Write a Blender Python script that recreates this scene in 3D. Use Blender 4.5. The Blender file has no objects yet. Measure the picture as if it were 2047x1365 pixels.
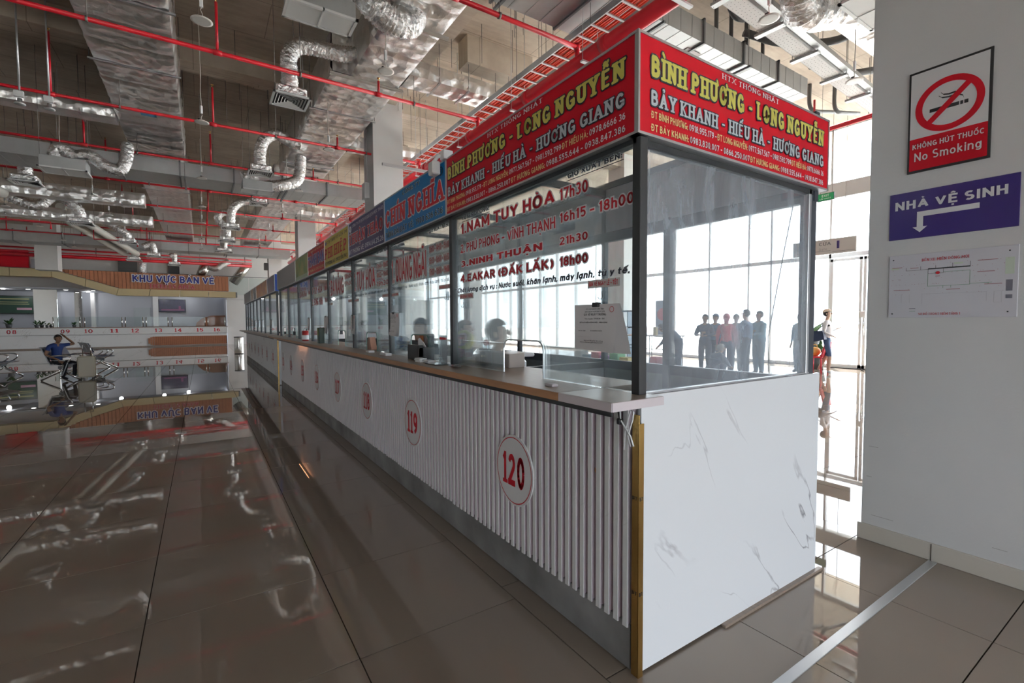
import bpy, bmesh, math, random, unicodedata
from mathutils import Vector, Matrix
random.seed(7)
SC = bpy.context.scene
COL = SC.collection
R = math.radians
PI = math.pi

# ---------------------------------------------------------------- camera
cam_d = bpy.data.cameras.new('camera')
cam = bpy.data.objects.new('camera', cam_d)
COL.objects.link(cam)
SC.camera = cam
cam_d.sensor_width = 36.0
cam_d.lens = 946.497 / 2047.0 * 36.0
cam_d.clip_end = 300
yaw, pit, rol = R(33.1893), R(-2.453), R(-0.3062)
fw = Vector((math.sin(yaw) * math.cos(pit), math.cos(yaw) * math.cos(pit), math.sin(pit)))
rt = Vector((math.cos(yaw), -math.sin(yaw), 0))
up = rt.cross(fw)
rt2 = rt * math.cos(rol) + up * math.sin(rol)
up2 = rt2.cross(fw)
cam.matrix_world = Matrix(((rt2.x, up2.x, -fw.x, 0), (rt2.y, up2.y, -fw.y, 0), (rt2.z, up2.z, -fw.z, 1.45), (0, 0, 0, 1)))

# ---------------------------------------------------------------- world and light
wd = bpy.data.worlds.new('sky')
SC.world = wd
wd.use_nodes = True
wd.node_tree.nodes['Background'].inputs[0].default_value = (0.90, 0.95, 1.0, 1)
wd.node_tree.nodes['Background'].inputs[1].default_value = 7.0

sun_d = bpy.data.lights.new('sun', 'SUN'); sun_d.energy = 116; sun_d.angle = R(1.0); sun_d.color = (1, .95, .88)
sun = bpy.data.objects.new('sun', sun_d); COL.objects.link(sun)
sun.rotation_euler = Vector((-.42, -.25, -1)).to_track_quat('-Z', 'Y').to_euler()

def portal(name, loc, rot, sx, sy):
    l = bpy.data.lights.new(name, 'AREA')
    l.shape = 'RECTANGLE'; l.size = sx; l.size_y = sy
    l.cycles.is_portal = True
    o = bpy.data.objects.new(name, l); COL.objects.link(o)
    o.location = loc; o.rotation_euler = rot
portal('facade_portal', (16.3, 12, 3.6), (0, R(90), 0), 7.0, 44)
portal('rear_portal', (1, -9.2, 1.5), (R(90), 0, 0), 16, 3.0)

SC.view_settings.view_transform = 'Standard'
SC.view_settings.look = 'None'
SC.view_settings.gamma = 1
SC.view_settings.use_curve_mapping = False
SC.view_settings.exposure = 0.22
SC.cycles.use_denoising = True
SC.cycles.max_bounces = 9
SC.cycles.diffuse_bounces = 5
SC.cycles.glossy_bounces = 5
SC.cycles.transmission_bounces = 6
SC.cycles.transparent_max_bounces = 40
SC.cycles.sample_clamp_indirect = 6
SC.cycles.caustics_reflective = False
SC.cycles.caustics_refractive = False

# ---------------------------------------------------------------- materials
MATS = {}
def mat(name, col=(0.5, 0.5, 0.5), rough=0.5, metal=0.0, spec=0.5, noise=0.0, nscale=6.0, bump=0.0, bscale=20.0, emit=None, estr=0.0, coat=0.0, stretch=None, col2=None, rrough=None, rand=0.0):
    if name in MATS: return MATS[name]
    m = bpy.data.materials.new(name); m.use_nodes = True
    nt = m.node_tree; N = nt.nodes; L = nt.links
    b = N['Principled BSDF']
    b.inputs['Base Color'].default_value = (*col, 1)
    b.inputs['Roughness'].default_value = rough
    b.inputs['Metallic'].default_value = metal
    b.inputs['Specular IOR Level'].default_value = spec
    if coat: b.inputs['Coat Weight'].default_value = coat
    if emit:
        b.inputs['Emission Color'].default_value = (*emit, 1)
        b.inputs['Emission Strength'].default_value = estr
    if noise or bump or rand:
        tc = N.new('ShaderNodeTexCoord'); mp = N.new('ShaderNodeMapping')
        L.new(tc.outputs['Object'], mp.inputs[0])
        if stretch: mp.inputs['Scale'].default_value = stretch
        if noise or rand:
            c2 = col2 or tuple(max(0, c * (1 - noise)) for c in col)
            nz = N.new('ShaderNodeTexNoise'); nz.inputs['Scale'].default_value = nscale; nz.inputs['Detail'].default_value = 5
            L.new(mp.outputs[0], nz.inputs['Vector'])
            cr = N.new('ShaderNodeValToRGB'); cr.color_ramp.elements[0].position = 0.3; cr.color_ramp.elements[1].position = 0.72
            cr.color_ramp.elements[0].color = (*c2, 1); cr.color_ramp.elements[1].color = (*col, 1)
            L.new(nz.outputs['Fac'], cr.inputs[0])
            out = cr.outputs[0]
            if rand:
                oi = N.new('ShaderNodeObjectInfo'); hs = N.new('ShaderNodeHueSaturation')
                mr = N.new('ShaderNodeMapRange'); mr.inputs[3].default_value = 1 - rand; mr.inputs[4].default_value = 1 + rand
                L.new(oi.outputs['Random'], mr.inputs[0]); L.new(mr.outputs[0], hs.inputs['Value']); L.new(out, hs.inputs['Color'])
                out = hs.outputs[0]
            L.new(out, b.inputs['Base Color'])
        if bump:
            n2 = N.new('ShaderNodeTexNoise'); n2.inputs['Scale'].default_value = bscale; n2.inputs['Detail'].default_value = 4
            L.new(mp.outputs[0], n2.inputs['Vector'])
            bp = N.new('ShaderNodeBump'); bp.inputs['Strength'].default_value = bump; bp.inputs['Distance'].default_value = 0.02
            L.new(n2.outputs['Fac'], bp.inputs['Height']); L.new(bp.outputs[0], b.inputs['Normal'])
    MATS[name] = m
    return m

def mat_foil(name, scale, strength, col=(0.80, 0.80, 0.80), rough=0.22, metal=1.0, pin=0.0):
    m = mat(name, col, rough, metal)
    nt = m.node_tree; N = nt.nodes; L = nt.links; b = N['Principled BSDF']
    tc = N.new('ShaderNodeTexCoord')
    v = N.new('ShaderNodeTexVoronoi'); v.inputs['Scale'].default_value = scale; v.feature = 'F1'
    nz = N.new('ShaderNodeTexNoise'); nz.inputs['Scale'].default_value = scale * 0.45; nz.inputs['Detail'].default_value = 6; nz.inputs['Roughness'].default_value = 0.65
    nz.inputs['Distortion'].default_value = 0.8
    L.new(tc.outputs['Object'], nz.inputs['Vector'])
    mx = N.new('ShaderNodeMixRGB'); mx.inputs[0].default_value = 0.12
    L.new(tc.outputs['Object'], mx.inputs[1]); L.new(nz.outputs['Color'], mx.inputs[2]); L.new(mx.outputs[0], v.inputs['Vector'])
    ad = N.new('ShaderNodeMath'); ad.operation = 'ADD'
    L.new(v.outputs['Distance'], ad.inputs[0]); L.new(nz.outputs['Fac'], ad.inputs[1])
    bp = N.new('ShaderNodeBump'); bp.inputs['Strength'].default_value = strength; bp.inputs['Distance'].default_value = 0.03
    L.new(ad.outputs[0], bp.inputs['Height']); L.new(bp.outputs[0], b.inputs['Normal'])
    if pin:     # pins of the quilting with puckers running into them
        pv = N.new('ShaderNodeTexVoronoi'); pv.inputs['Scale'].default_value = pin; pv.inputs['Randomness'].default_value = 0.45
        L.new(mx.outputs[0], pv.inputs['Vector']); mx.inputs[0].default_value = 0.05
        pw = N.new('ShaderNodeMath'); pw.operation = 'POWER'; pw.inputs[1].default_value = 0.45; L.new(pv.outputs['Distance'], pw.inputs[0])
        b2 = N.new('ShaderNodeBump'); b2.inputs['Strength'].default_value = 0.8; b2.inputs['Distance'].default_value = 0.07
        L.new(pw.outputs[0], b2.inputs['Height']); L.new(bp.outputs[0], b2.inputs['Normal']); L.new(b2.outputs[0], b.inputs['Normal'])
    return m

def mat_glass(name, tint=(0.90, 0.95, 0.96), haze=0.05, streak=0.1, refl=1.0, hazecol=(0.75, 0.82, 0.88), vertical=True):
    m = bpy.data.materials.new(name); m.use_nodes = True
    nt = m.node_tree; N = nt.nodes; L = nt.links
    for n in list(N): N.remove(n)
    out = N.new('ShaderNodeOutputMaterial')
    tr = N.new('ShaderNodeBsdfTransparent'); tr.inputs[0].default_value = (*tint, 1)
    gl = N.new('ShaderNodeBsdfGlossy'); gl.inputs['Roughness'].default_value = 0.02; gl.inputs[0].default_value = (1, 1, 1, 1)
    fr = N.new('ShaderNodeFresnel'); fr.inputs[0].default_value = 1.35
    ml = N.new('ShaderNodeMath'); ml.operation = 'MULTIPLY'; ml.inputs[1].default_value = refl
    L.new(fr.outputs[0], ml.inputs[0])
    m1 = N.new('ShaderNodeMixShader'); L.new(ml.outputs[0], m1.inputs[0]); L.new(tr.outputs[0], m1.inputs[1]); L.new(gl.outputs[0], m1.inputs[2])
    df = N.new('ShaderNodeBsdfDiffuse'); df.inputs[0].default_value = (*hazecol, 1)
    tl = N.new('ShaderNodeBsdfTranslucent'); tl.inputs[0].default_value = (*hazecol, 1)
    dd = N.new('ShaderNodeMixShader'); dd.inputs[0].default_value = 0.5; L.new(df.outputs[0], dd.inputs[1]); L.new(tl.outputs[0], dd.inputs[2])
    tc = N.new('ShaderNodeTexCoord'); mp = N.new('ShaderNodeMapping'); mp.inputs['Scale'].default_value = (3, 3, 0.7 if vertical else 3)
    L.new(tc.outputs['Object'], mp.inputs[0])
    nz = N.new('ShaderNodeTexNoise'); nz.inputs['Scale'].default_value = 2.2; nz.inputs['Detail'].default_value = 8; nz.inputs['Roughness'].default_value = 0.7; nz.inputs['Distortion'].default_value = 1.2
    L.new(mp.outputs[0], nz.inputs['Vector'])
    mr = N.new('ShaderNodeMapRange'); mr.inputs[1].default_value = 0.45; mr.inputs[2].default_value = 0.8; mr.inputs[3].default_value = haze; mr.inputs[4].default_value = haze + streak
    L.new(nz.outputs['Fac'], mr.inputs[0])
    m2 = N.new('ShaderNodeMixShader'); L.new(mr.outputs[0], m2.inputs[0]); L.new(m1.outputs[0], m2.inputs[1]); L.new(dd.outputs[0], m2.inputs[2])
    L.new(m2.outputs[0], out.inputs[0])
    MATS[name] = m
    return m

def mat_concrete(name):
    m = mat(name, (0.5, 0.46, 0.41), 0.9)
    nt = m.node_tree; N = nt.nodes; L = nt.links; b = N['Principled BSDF']
    tc = N.new('ShaderNodeTexCoord')
    n1 = N.new('ShaderNodeTexNoise'); n1.inputs['Scale'].default_value = 0.5; n1.inputs['Detail'].default_value = 9; n1.inputs['Roughness'].default_value = 0.65
    L.new(tc.outputs['Object'], n1.inputs['Vector'])
    cr = N.new('ShaderNodeValToRGB'); e = cr.color_ramp.elements
    e[0].position = 0.28; e[0].color = (0.42, 0.345, 0.27, 1); e[1].position = 0.70; e[1].color = (0.74, 0.66, 0.56, 1)
    x = e.new(0.5); x.color = (0.60, 0.52, 0.43, 1)
    L.new(n1.outputs['Fac'], cr.inputs[0])
    # formwork board joints every 1.22 m x 2.44 m
    br = N.new('ShaderNodeTexBrick'); br.offset = 0.5
    br.inputs['Color1'].default_value = (1, 1, 1, 1); br.inputs['Color2'].default_value = (0.88, 0.88, 0.88, 1); br.inputs['Mortar'].default_value = (0.45, 0.43, 0.40, 1)
    br.inputs['Scale'].default_value = 1.0; br.inputs['Mortar Size'].default_value = 0.008; br.inputs['Brick Width'].default_value = 2.44; br.inputs['Row Height'].default_value = 1.22
    L.new(tc.outputs['Object'], br.inputs['Vector'])
    mx = N.new('ShaderNodeMixRGB'); mx.blend_type = 'MULTIPLY'; mx.inputs[0].default_value = 0.75
    L.new(cr.outputs[0], mx.inputs[1]); L.new(br.outputs[0], mx.inputs[2])
    mp = N.new('ShaderNodeMapping'); mp.inputs['Scale'].default_value = (1.0, 7, 1)
    L.new(tc.outputs['Object'], mp.inputs[0])
    n3 = N.new('ShaderNodeTexNoise'); n3.inputs['Scale'].default_value = 1.6; n3.inputs['Detail'].default_value = 5; L.new(mp.outputs[0], n3.inputs['Vector'])
    m3 = N.new('ShaderNodeMixRGB'); m3.blend_type = 'OVERLAY'; m3.inputs[0].default_value = 0.30
    L.new(mx.outputs[0], m3.inputs[1]); L.new(n3.outputs['Fac'], m3.inputs[2])
    L.new(m3.outputs[0], b.inputs['Base Color'])
    bp = N.new('ShaderNodeBump'); bp.inputs['Strength'].default_value = 0.4; bp.inputs['Distance'].default_value = 0.02
    L.new(n1.outputs['Fac'], bp.inputs['Height']); L.new(bp.outputs[0], b.inputs['Normal'])
    return m

def mat_marble(name, col, vein, scale=0.8, width=0.014, rough=0.25, rot=0.9):
    m = mat(name, col, rough)
    nt = m.node_tree; N = nt.nodes; L = nt.links; b = N['Principled BSDF']
    tc = N.new('ShaderNodeTexCoord'); mp = N.new('ShaderNodeMapping')
    mr_ = N.new('ShaderNodeMapping'); mr_.inputs['Rotation'].default_value = (0, rot, 0); L.new(tc.outputs['Object'], mr_.inputs[0])
    mp.inputs['Scale'].default_value = (scale * 0.45, scale, scale * 1.9)
    L.new(mr_.outputs[0], mp.inputs[0])
    nz = N.new('ShaderNodeTexNoise'); nz.inputs['Scale'].default_value = 1.5; nz.inputs['Detail'].default_value = 6; nz.inputs['Roughness'].default_value = 0.42; nz.inputs['Distortion'].default_value = 0.35
    L.new(mp.outputs[0], nz.inputs['Vector'])
    sb = N.new('ShaderNodeMath'); sb.operation = 'SUBTRACT'; sb.inputs[1].default_value = 0.5; L.new(nz.outputs['Fac'], sb.inputs[0])
    ab = N.new('ShaderNodeMath'); ab.operation = 'ABSOLUTE'; L.new(sb.outputs[0], ab.inputs[0])
    mr = N.new('ShaderNodeMapRange'); mr.inputs[1].default_value = 0.0; mr.inputs[2].default_value = width; mr.inputs[3].default_value = 1.0; mr.inputs[4].default_value = 0.0
    L.new(ab.outputs[0], mr.inputs[0])
    n2 = N.new('ShaderNodeTexNoise'); n2.inputs['Scale'].default_value = 1.3; n2.inputs['Detail'].default_value = 3; L.new(tc.outputs['Object'], n2.inputs['Vector'])
    m2 = N.new('ShaderNodeMapRange'); m2.inputs[1].default_value = 0.50; m2.inputs[2].default_value = 0.68; L.new(n2.outputs['Fac'], m2.inputs[0])
    mu = N.new('ShaderNodeMath'); mu.operation = 'MULTIPLY'; L.new(mr.outputs[0], mu.inputs[0]); L.new(m2.outputs[0], mu.inputs[1])
    mx = N.new('ShaderNodeMixRGB'); mx.inputs[1].default_value = (*col, 1); mx.inputs[2].default_value = (*vein, 1)
    L.new(mu.outputs[0], mx.inputs[0]); L.new(mx.outputs[0], b.inputs['Base Color'])
    return m

M_conc = mat_concrete('ceiling_concrete')
M_white = mat('white_paint', (0.80, 0.80, 0.80), 0.6, noise=0.04, nscale=1.5)
M_col = mat('column_paint', (0.74, 0.745, 0.75), 0.55, noise=0.05, nscale=2.0, bump=0.05, bscale=60)
M_tile = mat('floor_tile', (0.315, 0.265, 0.22), 0.012, spec=0.75, noise=0.05, nscale=1.2, rand=0.03)
M_grout = mat('grout', (0.05, 0.04, 0.033), 0.9, spec=0.0)
M_skirt = mat('skirting_tile', (0.66, 0.62, 0.55), 0.2, noise=0.06, nscale=5)
M_frame = mat('slate_steel', (0.055, 0.065, 0.08), 0.38, spec=0.5)
M_black = mat('black_steel', (0.03, 0.033, 0.037), 0.4)
M_alu = mat('aluminium', (0.62, 0.64, 0.66), 0.35, 0.7)
M_chrome = mat('chrome', (0.75, 0.75, 0.75), 0.12, 1.0)
M_steel = mat('brushed_steel', (0.60, 0.58, 0.54), 0.22, 1.0)
M_brass = mat('brass', (0.80, 0.54, 0.20), 0.25, 1.0, noise=0.25, nscale=9, stretch=(1, 1, 0.3))
M_slat = mat_marble('slat_marble', (0.80, 0.81, 0.81), (0.42, 0.38, 0.36), 3.0, 0.02, 0.35)
M_mauve = mat('mauve_groove', (0.62, 0.53, 0.58), 0.6)
M_plinth = mat('plinth_stone', (0.33, 0.33, 0.33), 0.55, noise=0.35, nscale=3.0, col2=(0.15, 0.15, 0.15))
M_marble = mat_marble('marble_sheet', (0.80, 0.825, 0.86), (0.30, 0.30, 0.33), 0.75, 0.004, 0.2, -0.9)
M_wood = mat('counter_wood', (0.33, 0.26, 0.21), 0.35, noise=0.2, nscale=9, stretch=(6, 0.7, 6))
M_woodedge = mat('counter_wood_edge', (0.46, 0.24, 0.12), 0.4, noise=0.2, nscale=9, stretch=(6, 0.7, 6))
M_mauveedge = mat('counter_pale_edge', (0.66, 0.60, 0.63), 0.45)
M_palewood = mat('counter_pale_top', (0.46, 0.40, 0.36), 0.3, noise=0.12, nscale=8)
M_red = mat('red_vinyl', (0.50, 0.003, 0.016), 0.38, spec=.3)
M_redtxt = mat('red_lettering', (0.55, 0.010, 0.025), 0.45)
M_yel = mat('yellow_lettering', (0.62, 0.58, 0.12), 0.4)
M_paley = mat('cream_lettering', (0.80, 0.66, 0.30), 0.4)
M_whitet = mat('white_lettering', (0.80, 0.82, 0.84), 0.4)
M_silver = mat('silver_lettering', (0.55, 0.60, 0.64), 0.4)
M_greyt = mat('grey_backing', (0.66, 0.67, 0.66), 0.5)
M_dark = mat('dark_lettering', (0.03, 0.035, 0.05), 0.5)
M_blue = mat('blue_vinyl', (0.0, 0.20, 0.52), 0.28)
M_navy = mat('navy_vinyl', (0.045, 0.035, 0.16), 0.3)
M_yelv = mat('yellow_vinyl', (0.62, 0.52, 0.04), 0.3)
M_green = mat('green_vinyl', (0.04, 0.28, 0.05), 0.3, noise=0.6, nscale=5, col2=(0.40, 0.42, 0.10))
M_orange = mat('orange_vinyl', (0.72, 0.36, 0.05), 0.3, noise=0.5, nscale=4, col2=(0.42, 0.10, 0.10))
M_purple = mat('purple_vinyl', (0.22, 0.12, 0.30), 0.3, noise=0.6, nscale=5, col2=(0.14, 0.25, 0.24))
M_royal = mat('royal_blue', (0.0, 0.045, 0.36), 0.3)
M_sgrey = mat('grey_board', (0.42, 0.41, 0.42), 0.5)
M_panel = mat('interior_panel', (0.50, 0.52, 0.55), 0.5)
M_frost = mat('dusty_low_panel', (0.23, 0.25, 0.25), 0.45, noise=0.3, nscale=4)
M_pipe = mat('red_pipe', (0.55, 0.012, 0.025), 0.32)
M_galv = mat('galvanised', (0.50, 0.52, 0.53), 0.42, 0.55, noise=0.12, nscale=4)
M_galvd = mat('galvanised_flange', (0.20, 0.21, 0.22), 0.5, 0.4)
M_foil = mat_foil('quilted_foil', 9, 0.30, (0.94, 0.93, 0.92), 0.30, 0.85, 4.2)
M_flex = mat_foil('flexible_foil', 16, 0.75, (0.86, 0.85, 0.84), 0.22)
M_grille = mat('grille_white', (0.72, 0.73, 0.73), 0.45)
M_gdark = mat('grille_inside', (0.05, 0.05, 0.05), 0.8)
M_cord = mat('pale_cord', (0.58, 0.55, 0.50), 0.6)
M_lampw = mat('lamp_rim', (0.74, 0.70, 0.66), 0.5)
M_lampd = mat('lamp_diffuser', (0.78, 0.78, 0.76), 0.3)
M_orcab = mat('orange_red_cable', (0.75, 0.07, 0.03), 0.45)
M_dpipe = mat('grey_drain_pipe', (0.10, 0.105, 0.11), 0.5)
M_whpipe = mat('pale_insulated_pipe', (0.58, 0.57, 0.53), 0.5)
M_rod = mat('threaded_rod', (0.20, 0.19, 0.18), 0.5, 0.6)
M_mull = mat('facade_frame', (0.82, 0.84, 0.87), 0.4)
M_band = mat('facade_band', (0.60, 0.62, 0.65), 0.6)
M_ground = mat('outside_paving', (0.42, 0.42, 0.40), 0.9)
M_paper = mat('paper', (0.80, 0.79, 0.81), 0.7)
M_plasticw = mat('white_plastic', (0.78, 0.79, 0.80), 0.35)
M_plasticb = mat('black_plastic', (0.02, 0.02, 0.022), 0.35)
M_cream = mat('cream_band', (0.55, 0.46, 0.27), 0.45)
M_terra = mat('terracotta_board', (0.42, 0.17, 0.085), 0.5, noise=0.15, nscale=6)
M_terrad = mat('terracotta_gap', (0.16, 0.06, 0.03), 0.7)
M_room = mat('ticket_room_wall', (0.46, 0.48, 0.53), 0.6)
M_mirror = mat('mirror', (0.9, 0.9, 0.88), 0.03, 1.0, bump=0.05, bscale=1.6)
M_seat = mat('seat_pad', (0.045, 0.06, 0.13), 0.45)
M_seatm = mat('seat_metal', (0.40, 0.42, 0.46), 0.3, 0.9)
G_front = mat_glass('glass_front', (0.955, 0.985, 0.985), 0.03, 0.09, 0.75, (0.62, 0.75, 0.82))
G_side = mat_glass('glass_side', (0.97, 0.985, 0.995), 0.15, 0.30, 0.28, (0.80, 0.88, 0.97))
G_back = mat_glass('glass_back', (0.965, 0.985, 0.99), 0.03, 0.07, 0.4, (0.55, 0.68, 0.78))
G_clear = mat_glass('glass_clear', (0.95, 0.98, 0.97), 0.02, 0.03, 0.3)
G_fac = mat_glass('glass_facade', (0.97, 0.98, 0.99), 0.0, 0.01, 0.6)
G_edge = mat('glass_edge', (0.20, 0.34, 0.30), 0.2)
G_plast = mat_glass('clear_plastic', (0.85, 0.9, 0.92), 0.06, 0.08, 0.9)

# ---------------------------------------------------------------- mesh building
class MB:
    def __init__(s): s.v = []; s.f = []; s.m = []; s.s = []; s.mi = 0; s.sm = False
    def add(s, vs, fs, sm=None):
        b = len(s.v); s.v.extend(tuple(v) for v in vs)
        for f in fs:
            s.f.append(tuple(b + i for i in f)); s.m.append(s.mi); s.s.append(s.sm if sm is None else sm)
        return s
    def box(s, x0, x1, y0, y1, z0, z1):
        if x0 > x1: x0, x1 = x1, x0
        if y0 > y1: y0, y1 = y1, y0
        if z0 > z1: z0, z1 = z1, z0
        return s.add([(x0, y0, z0), (x1, y0, z0), (x1, y1, z0), (x0, y1, z0), (x0, y0, z1), (x1, y0, z1), (x1, y1, z1), (x0, y1, z1)],
                     [(0, 3, 2, 1), (4, 5, 6, 7), (0, 1, 5, 4), (1, 2, 6, 5), (2, 3, 7, 6), (3, 0, 4, 7)], False)
    def bbox(s, x0, x1, y0, y1, z0, z1, r=0.004):
        # box with chamfered edges
        bm = bmesh.new(); bmesh.ops.create_cube(bm, size=1)
        for v in bm.verts: v.co = Vector(((x0 + x1) / 2 + v.co.x * (x1 - x0), (y0 + y1) / 2 + v.co.y * (y1 - y0), (z0 + z1) / 2 + v.co.z * (z1 - z0)))
        bmesh.ops.bevel(bm, geom=bm.edges[:], offset=r, segments=1, affect='EDGES')
        return s.frombm(bm)
    def frombm(s, bm, sm=False):
        bm.verts.ensure_lookup_table(); bm.verts.index_update()
        vs = [v.co[:] for v in bm.verts]; fs = [tuple(v.index for v in f.verts) for f in bm.faces]
        bm.free()
        return s.add(vs, fs, sm)
    def tube(s, pts, r, n=8, caps=True, rfun=None, sm=True):
        P = [Vector(p) for p in pts]; k = len(P); vs = []; prev = None
        for i, p in enumerate(P):
            t = (P[min(i + 1, k - 1)] - P[max(i - 1, 0)])
            if t.length < 1e-9: t = Vector((0, 0, 1))
            t.normalize()
            if prev is None:
                a = Vector((0, 0, 1)) if abs(t.z) < 0.9 else Vector((1, 0, 0))
                u = t.cross(a).normalized()
            else:
                u = prev - t * prev.dot(t)
                u = u.normalized() if u.length > 1e-6 else t.orthogonal().normalized()
            prev = u; w = t.cross(u)
            rr = rfun(i / (k - 1), i) if rfun else r
            for j in range(n):
                a = 2 * PI * j / n
                vs.append(p + (u * math.cos(a) + w * math.sin(a)) * rr)
        fs = [(i * n + j, i * n + (j + 1) % n, (i + 1) * n + (j + 1) % n, (i + 1) * n + j) for i in range(k - 1) for j in range(n)]
        b0 = len(s.v); s.add(vs, fs, sm)
        if caps:
            s.f.append(tuple(b0 + j for j in reversed(range(n)))); s.m.append(s.mi); s.s.append(False)
            s.f.append(tuple(b0 + (k - 1) * n + j for j in range(n))); s.m.append(s.mi); s.s.append(False)
        return s
    def lathe(s, prof, c=(0, 0, 0), n=20, sm=True):
        vs = [(c[0] + r * math.cos(2 * PI * j / n), c[1] + r * math.sin(2 * PI * j / n), c[2] + z) for r, z in prof for j in range(n)]
        fs = [(i * n + j, i * n + (j + 1) % n, (i + 1) * n + (j + 1) % n, (i + 1) * n + j) for i in range(len(prof) - 1) for j in range(n)]
        return s.add(vs, fs, sm)
    def ell(s, c, r, n=12, m=8, rot=None, cut=None):
        vs = []; fs = []
        for i in range(m + 1):
            th = PI * i / m
            for j in range(n):
                a = 2 * PI * j / n
                p = Vector((r[0] * math.sin(th) * math.cos(a), r[1] * math.sin(th) * math.sin(a), r[2] * math.cos(th)))
                if rot: p = rot @ p
                vs.append(p + Vector(c))
        for i in range(m):
            for j in range(n):
                q = (i * n + j, (i + 1) * n + j, (i + 1) * n + (j + 1) % n, i * n + (j + 1) % n)
                if cut:
                    cc = sum((vs[k] for k in q), Vector()) / 4 - Vector(c)
                    if cut(cc): continue
                fs.append(q)
        return s.add(vs, fs, True)
    def prism(s, poly, d0, d1, axis='y'):
        # poly: list of 2D points, extruded between d0 and d1 along axis
        def P(a, b, d): return {'y': (a, d, b), 'x': (d, a, b), 'z': (a, b, d)}[axis]
        n = len(poly)
        vs = [P(a, b, d0) for a, b in poly] + [P(a, b, d1) for a, b in poly]
        fs = [tuple(range(n)), tuple(reversed(range(n, 2 * n)))] + [(i, (i + 1) % n, n + (i + 1) % n, n + i) for i in range(n)]
        return s.add(vs, fs, False)
    def move(s, dx, dy, dz):
        s.v = [(x + dx, y + dy, z + dz) for x, y, z in s.v]; return s
    def mesh(s, name, mats, off=(0, 0, 0)):
        me = bpy.data.meshes.new(name)
        me.from_pydata([(x - off[0], y - off[1], z - off[2]) for x, y, z in s.v], [], s.f)
        for m in (mats if isinstance(mats, (list, tuple)) else [mats]): me.materials.append(m)
        me.polygons.foreach_set('material_index', s.m)
        me.polygons.foreach_set('use_smooth', s.s)
        me.update()
        return me

def tag(o, label=None, cat=None, group=None, kind=None):
    if label: o['label'] = label
    if cat: o['category'] = cat
    if group: o['group'] = group
    if kind: o['kind'] = kind
    return o
BASE = {}
def thing(name, label, cat, loc=(0, 0, 0), group=None, kind=None):
    o = bpy.data.objects.new(name, None); COL.objects.link(o)
    o.location = loc; o.empty_display_size = 0.1
    BASE[o.name] = Vector(loc)
    return tag(o, label, cat, group, kind)
def part(name, mb, mats, parent, label=None, kind=None):
    """mb holds world coordinates; the object is placed relative to its parent's base"""
    off = BASE.get(parent.name, Vector((0, 0, 0))) if parent else Vector((0, 0, 0))
    o = bpy.data.objects.new(name, mb.mesh(name, mats, off)); COL.objects.link(o)
    if parent: o.parent = parent
    BASE[o.name] = off
    return tag(o, label, kind=kind)
def solid(name, mb, mats, label, cat, group=None, kind=None):
    xs = [v[0] for v in mb.v]; ys = [v[1] for v in mb.v]; zs = [v[2] for v in mb.v]
    base = ((min(xs) + max(xs)) / 2, (min(ys) + max(ys)) / 2, min(zs))
    o = bpy.data.objects.new(name, mb.mesh(name, mats, base)); COL.objects.link(o)
    o.location = base; BASE[o.name] = Vector(base)
    return tag(o, label, cat, group, kind)
def struct(name, mb, mats, label=None, parent=None):
    o = bpy.data.objects.new(name, mb.mesh(name, mats)); COL.objects.link(o)
    BASE[o.name] = Vector((0, 0, 0))
    if parent: o.parent = parent
    else: o['kind'] = 'structure'
    if label: o['label'] = label
    return o
def copy_tree(o, loc=None, label=None, parent=None):
    c = o.copy(); COL.objects.link(c)
    if parent: c.parent = parent
    for ch in list(o.children): copy_tree(ch, parent=c)
    if loc is not None: c.location = loc
    if label: c['label'] = label
    return c

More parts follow.
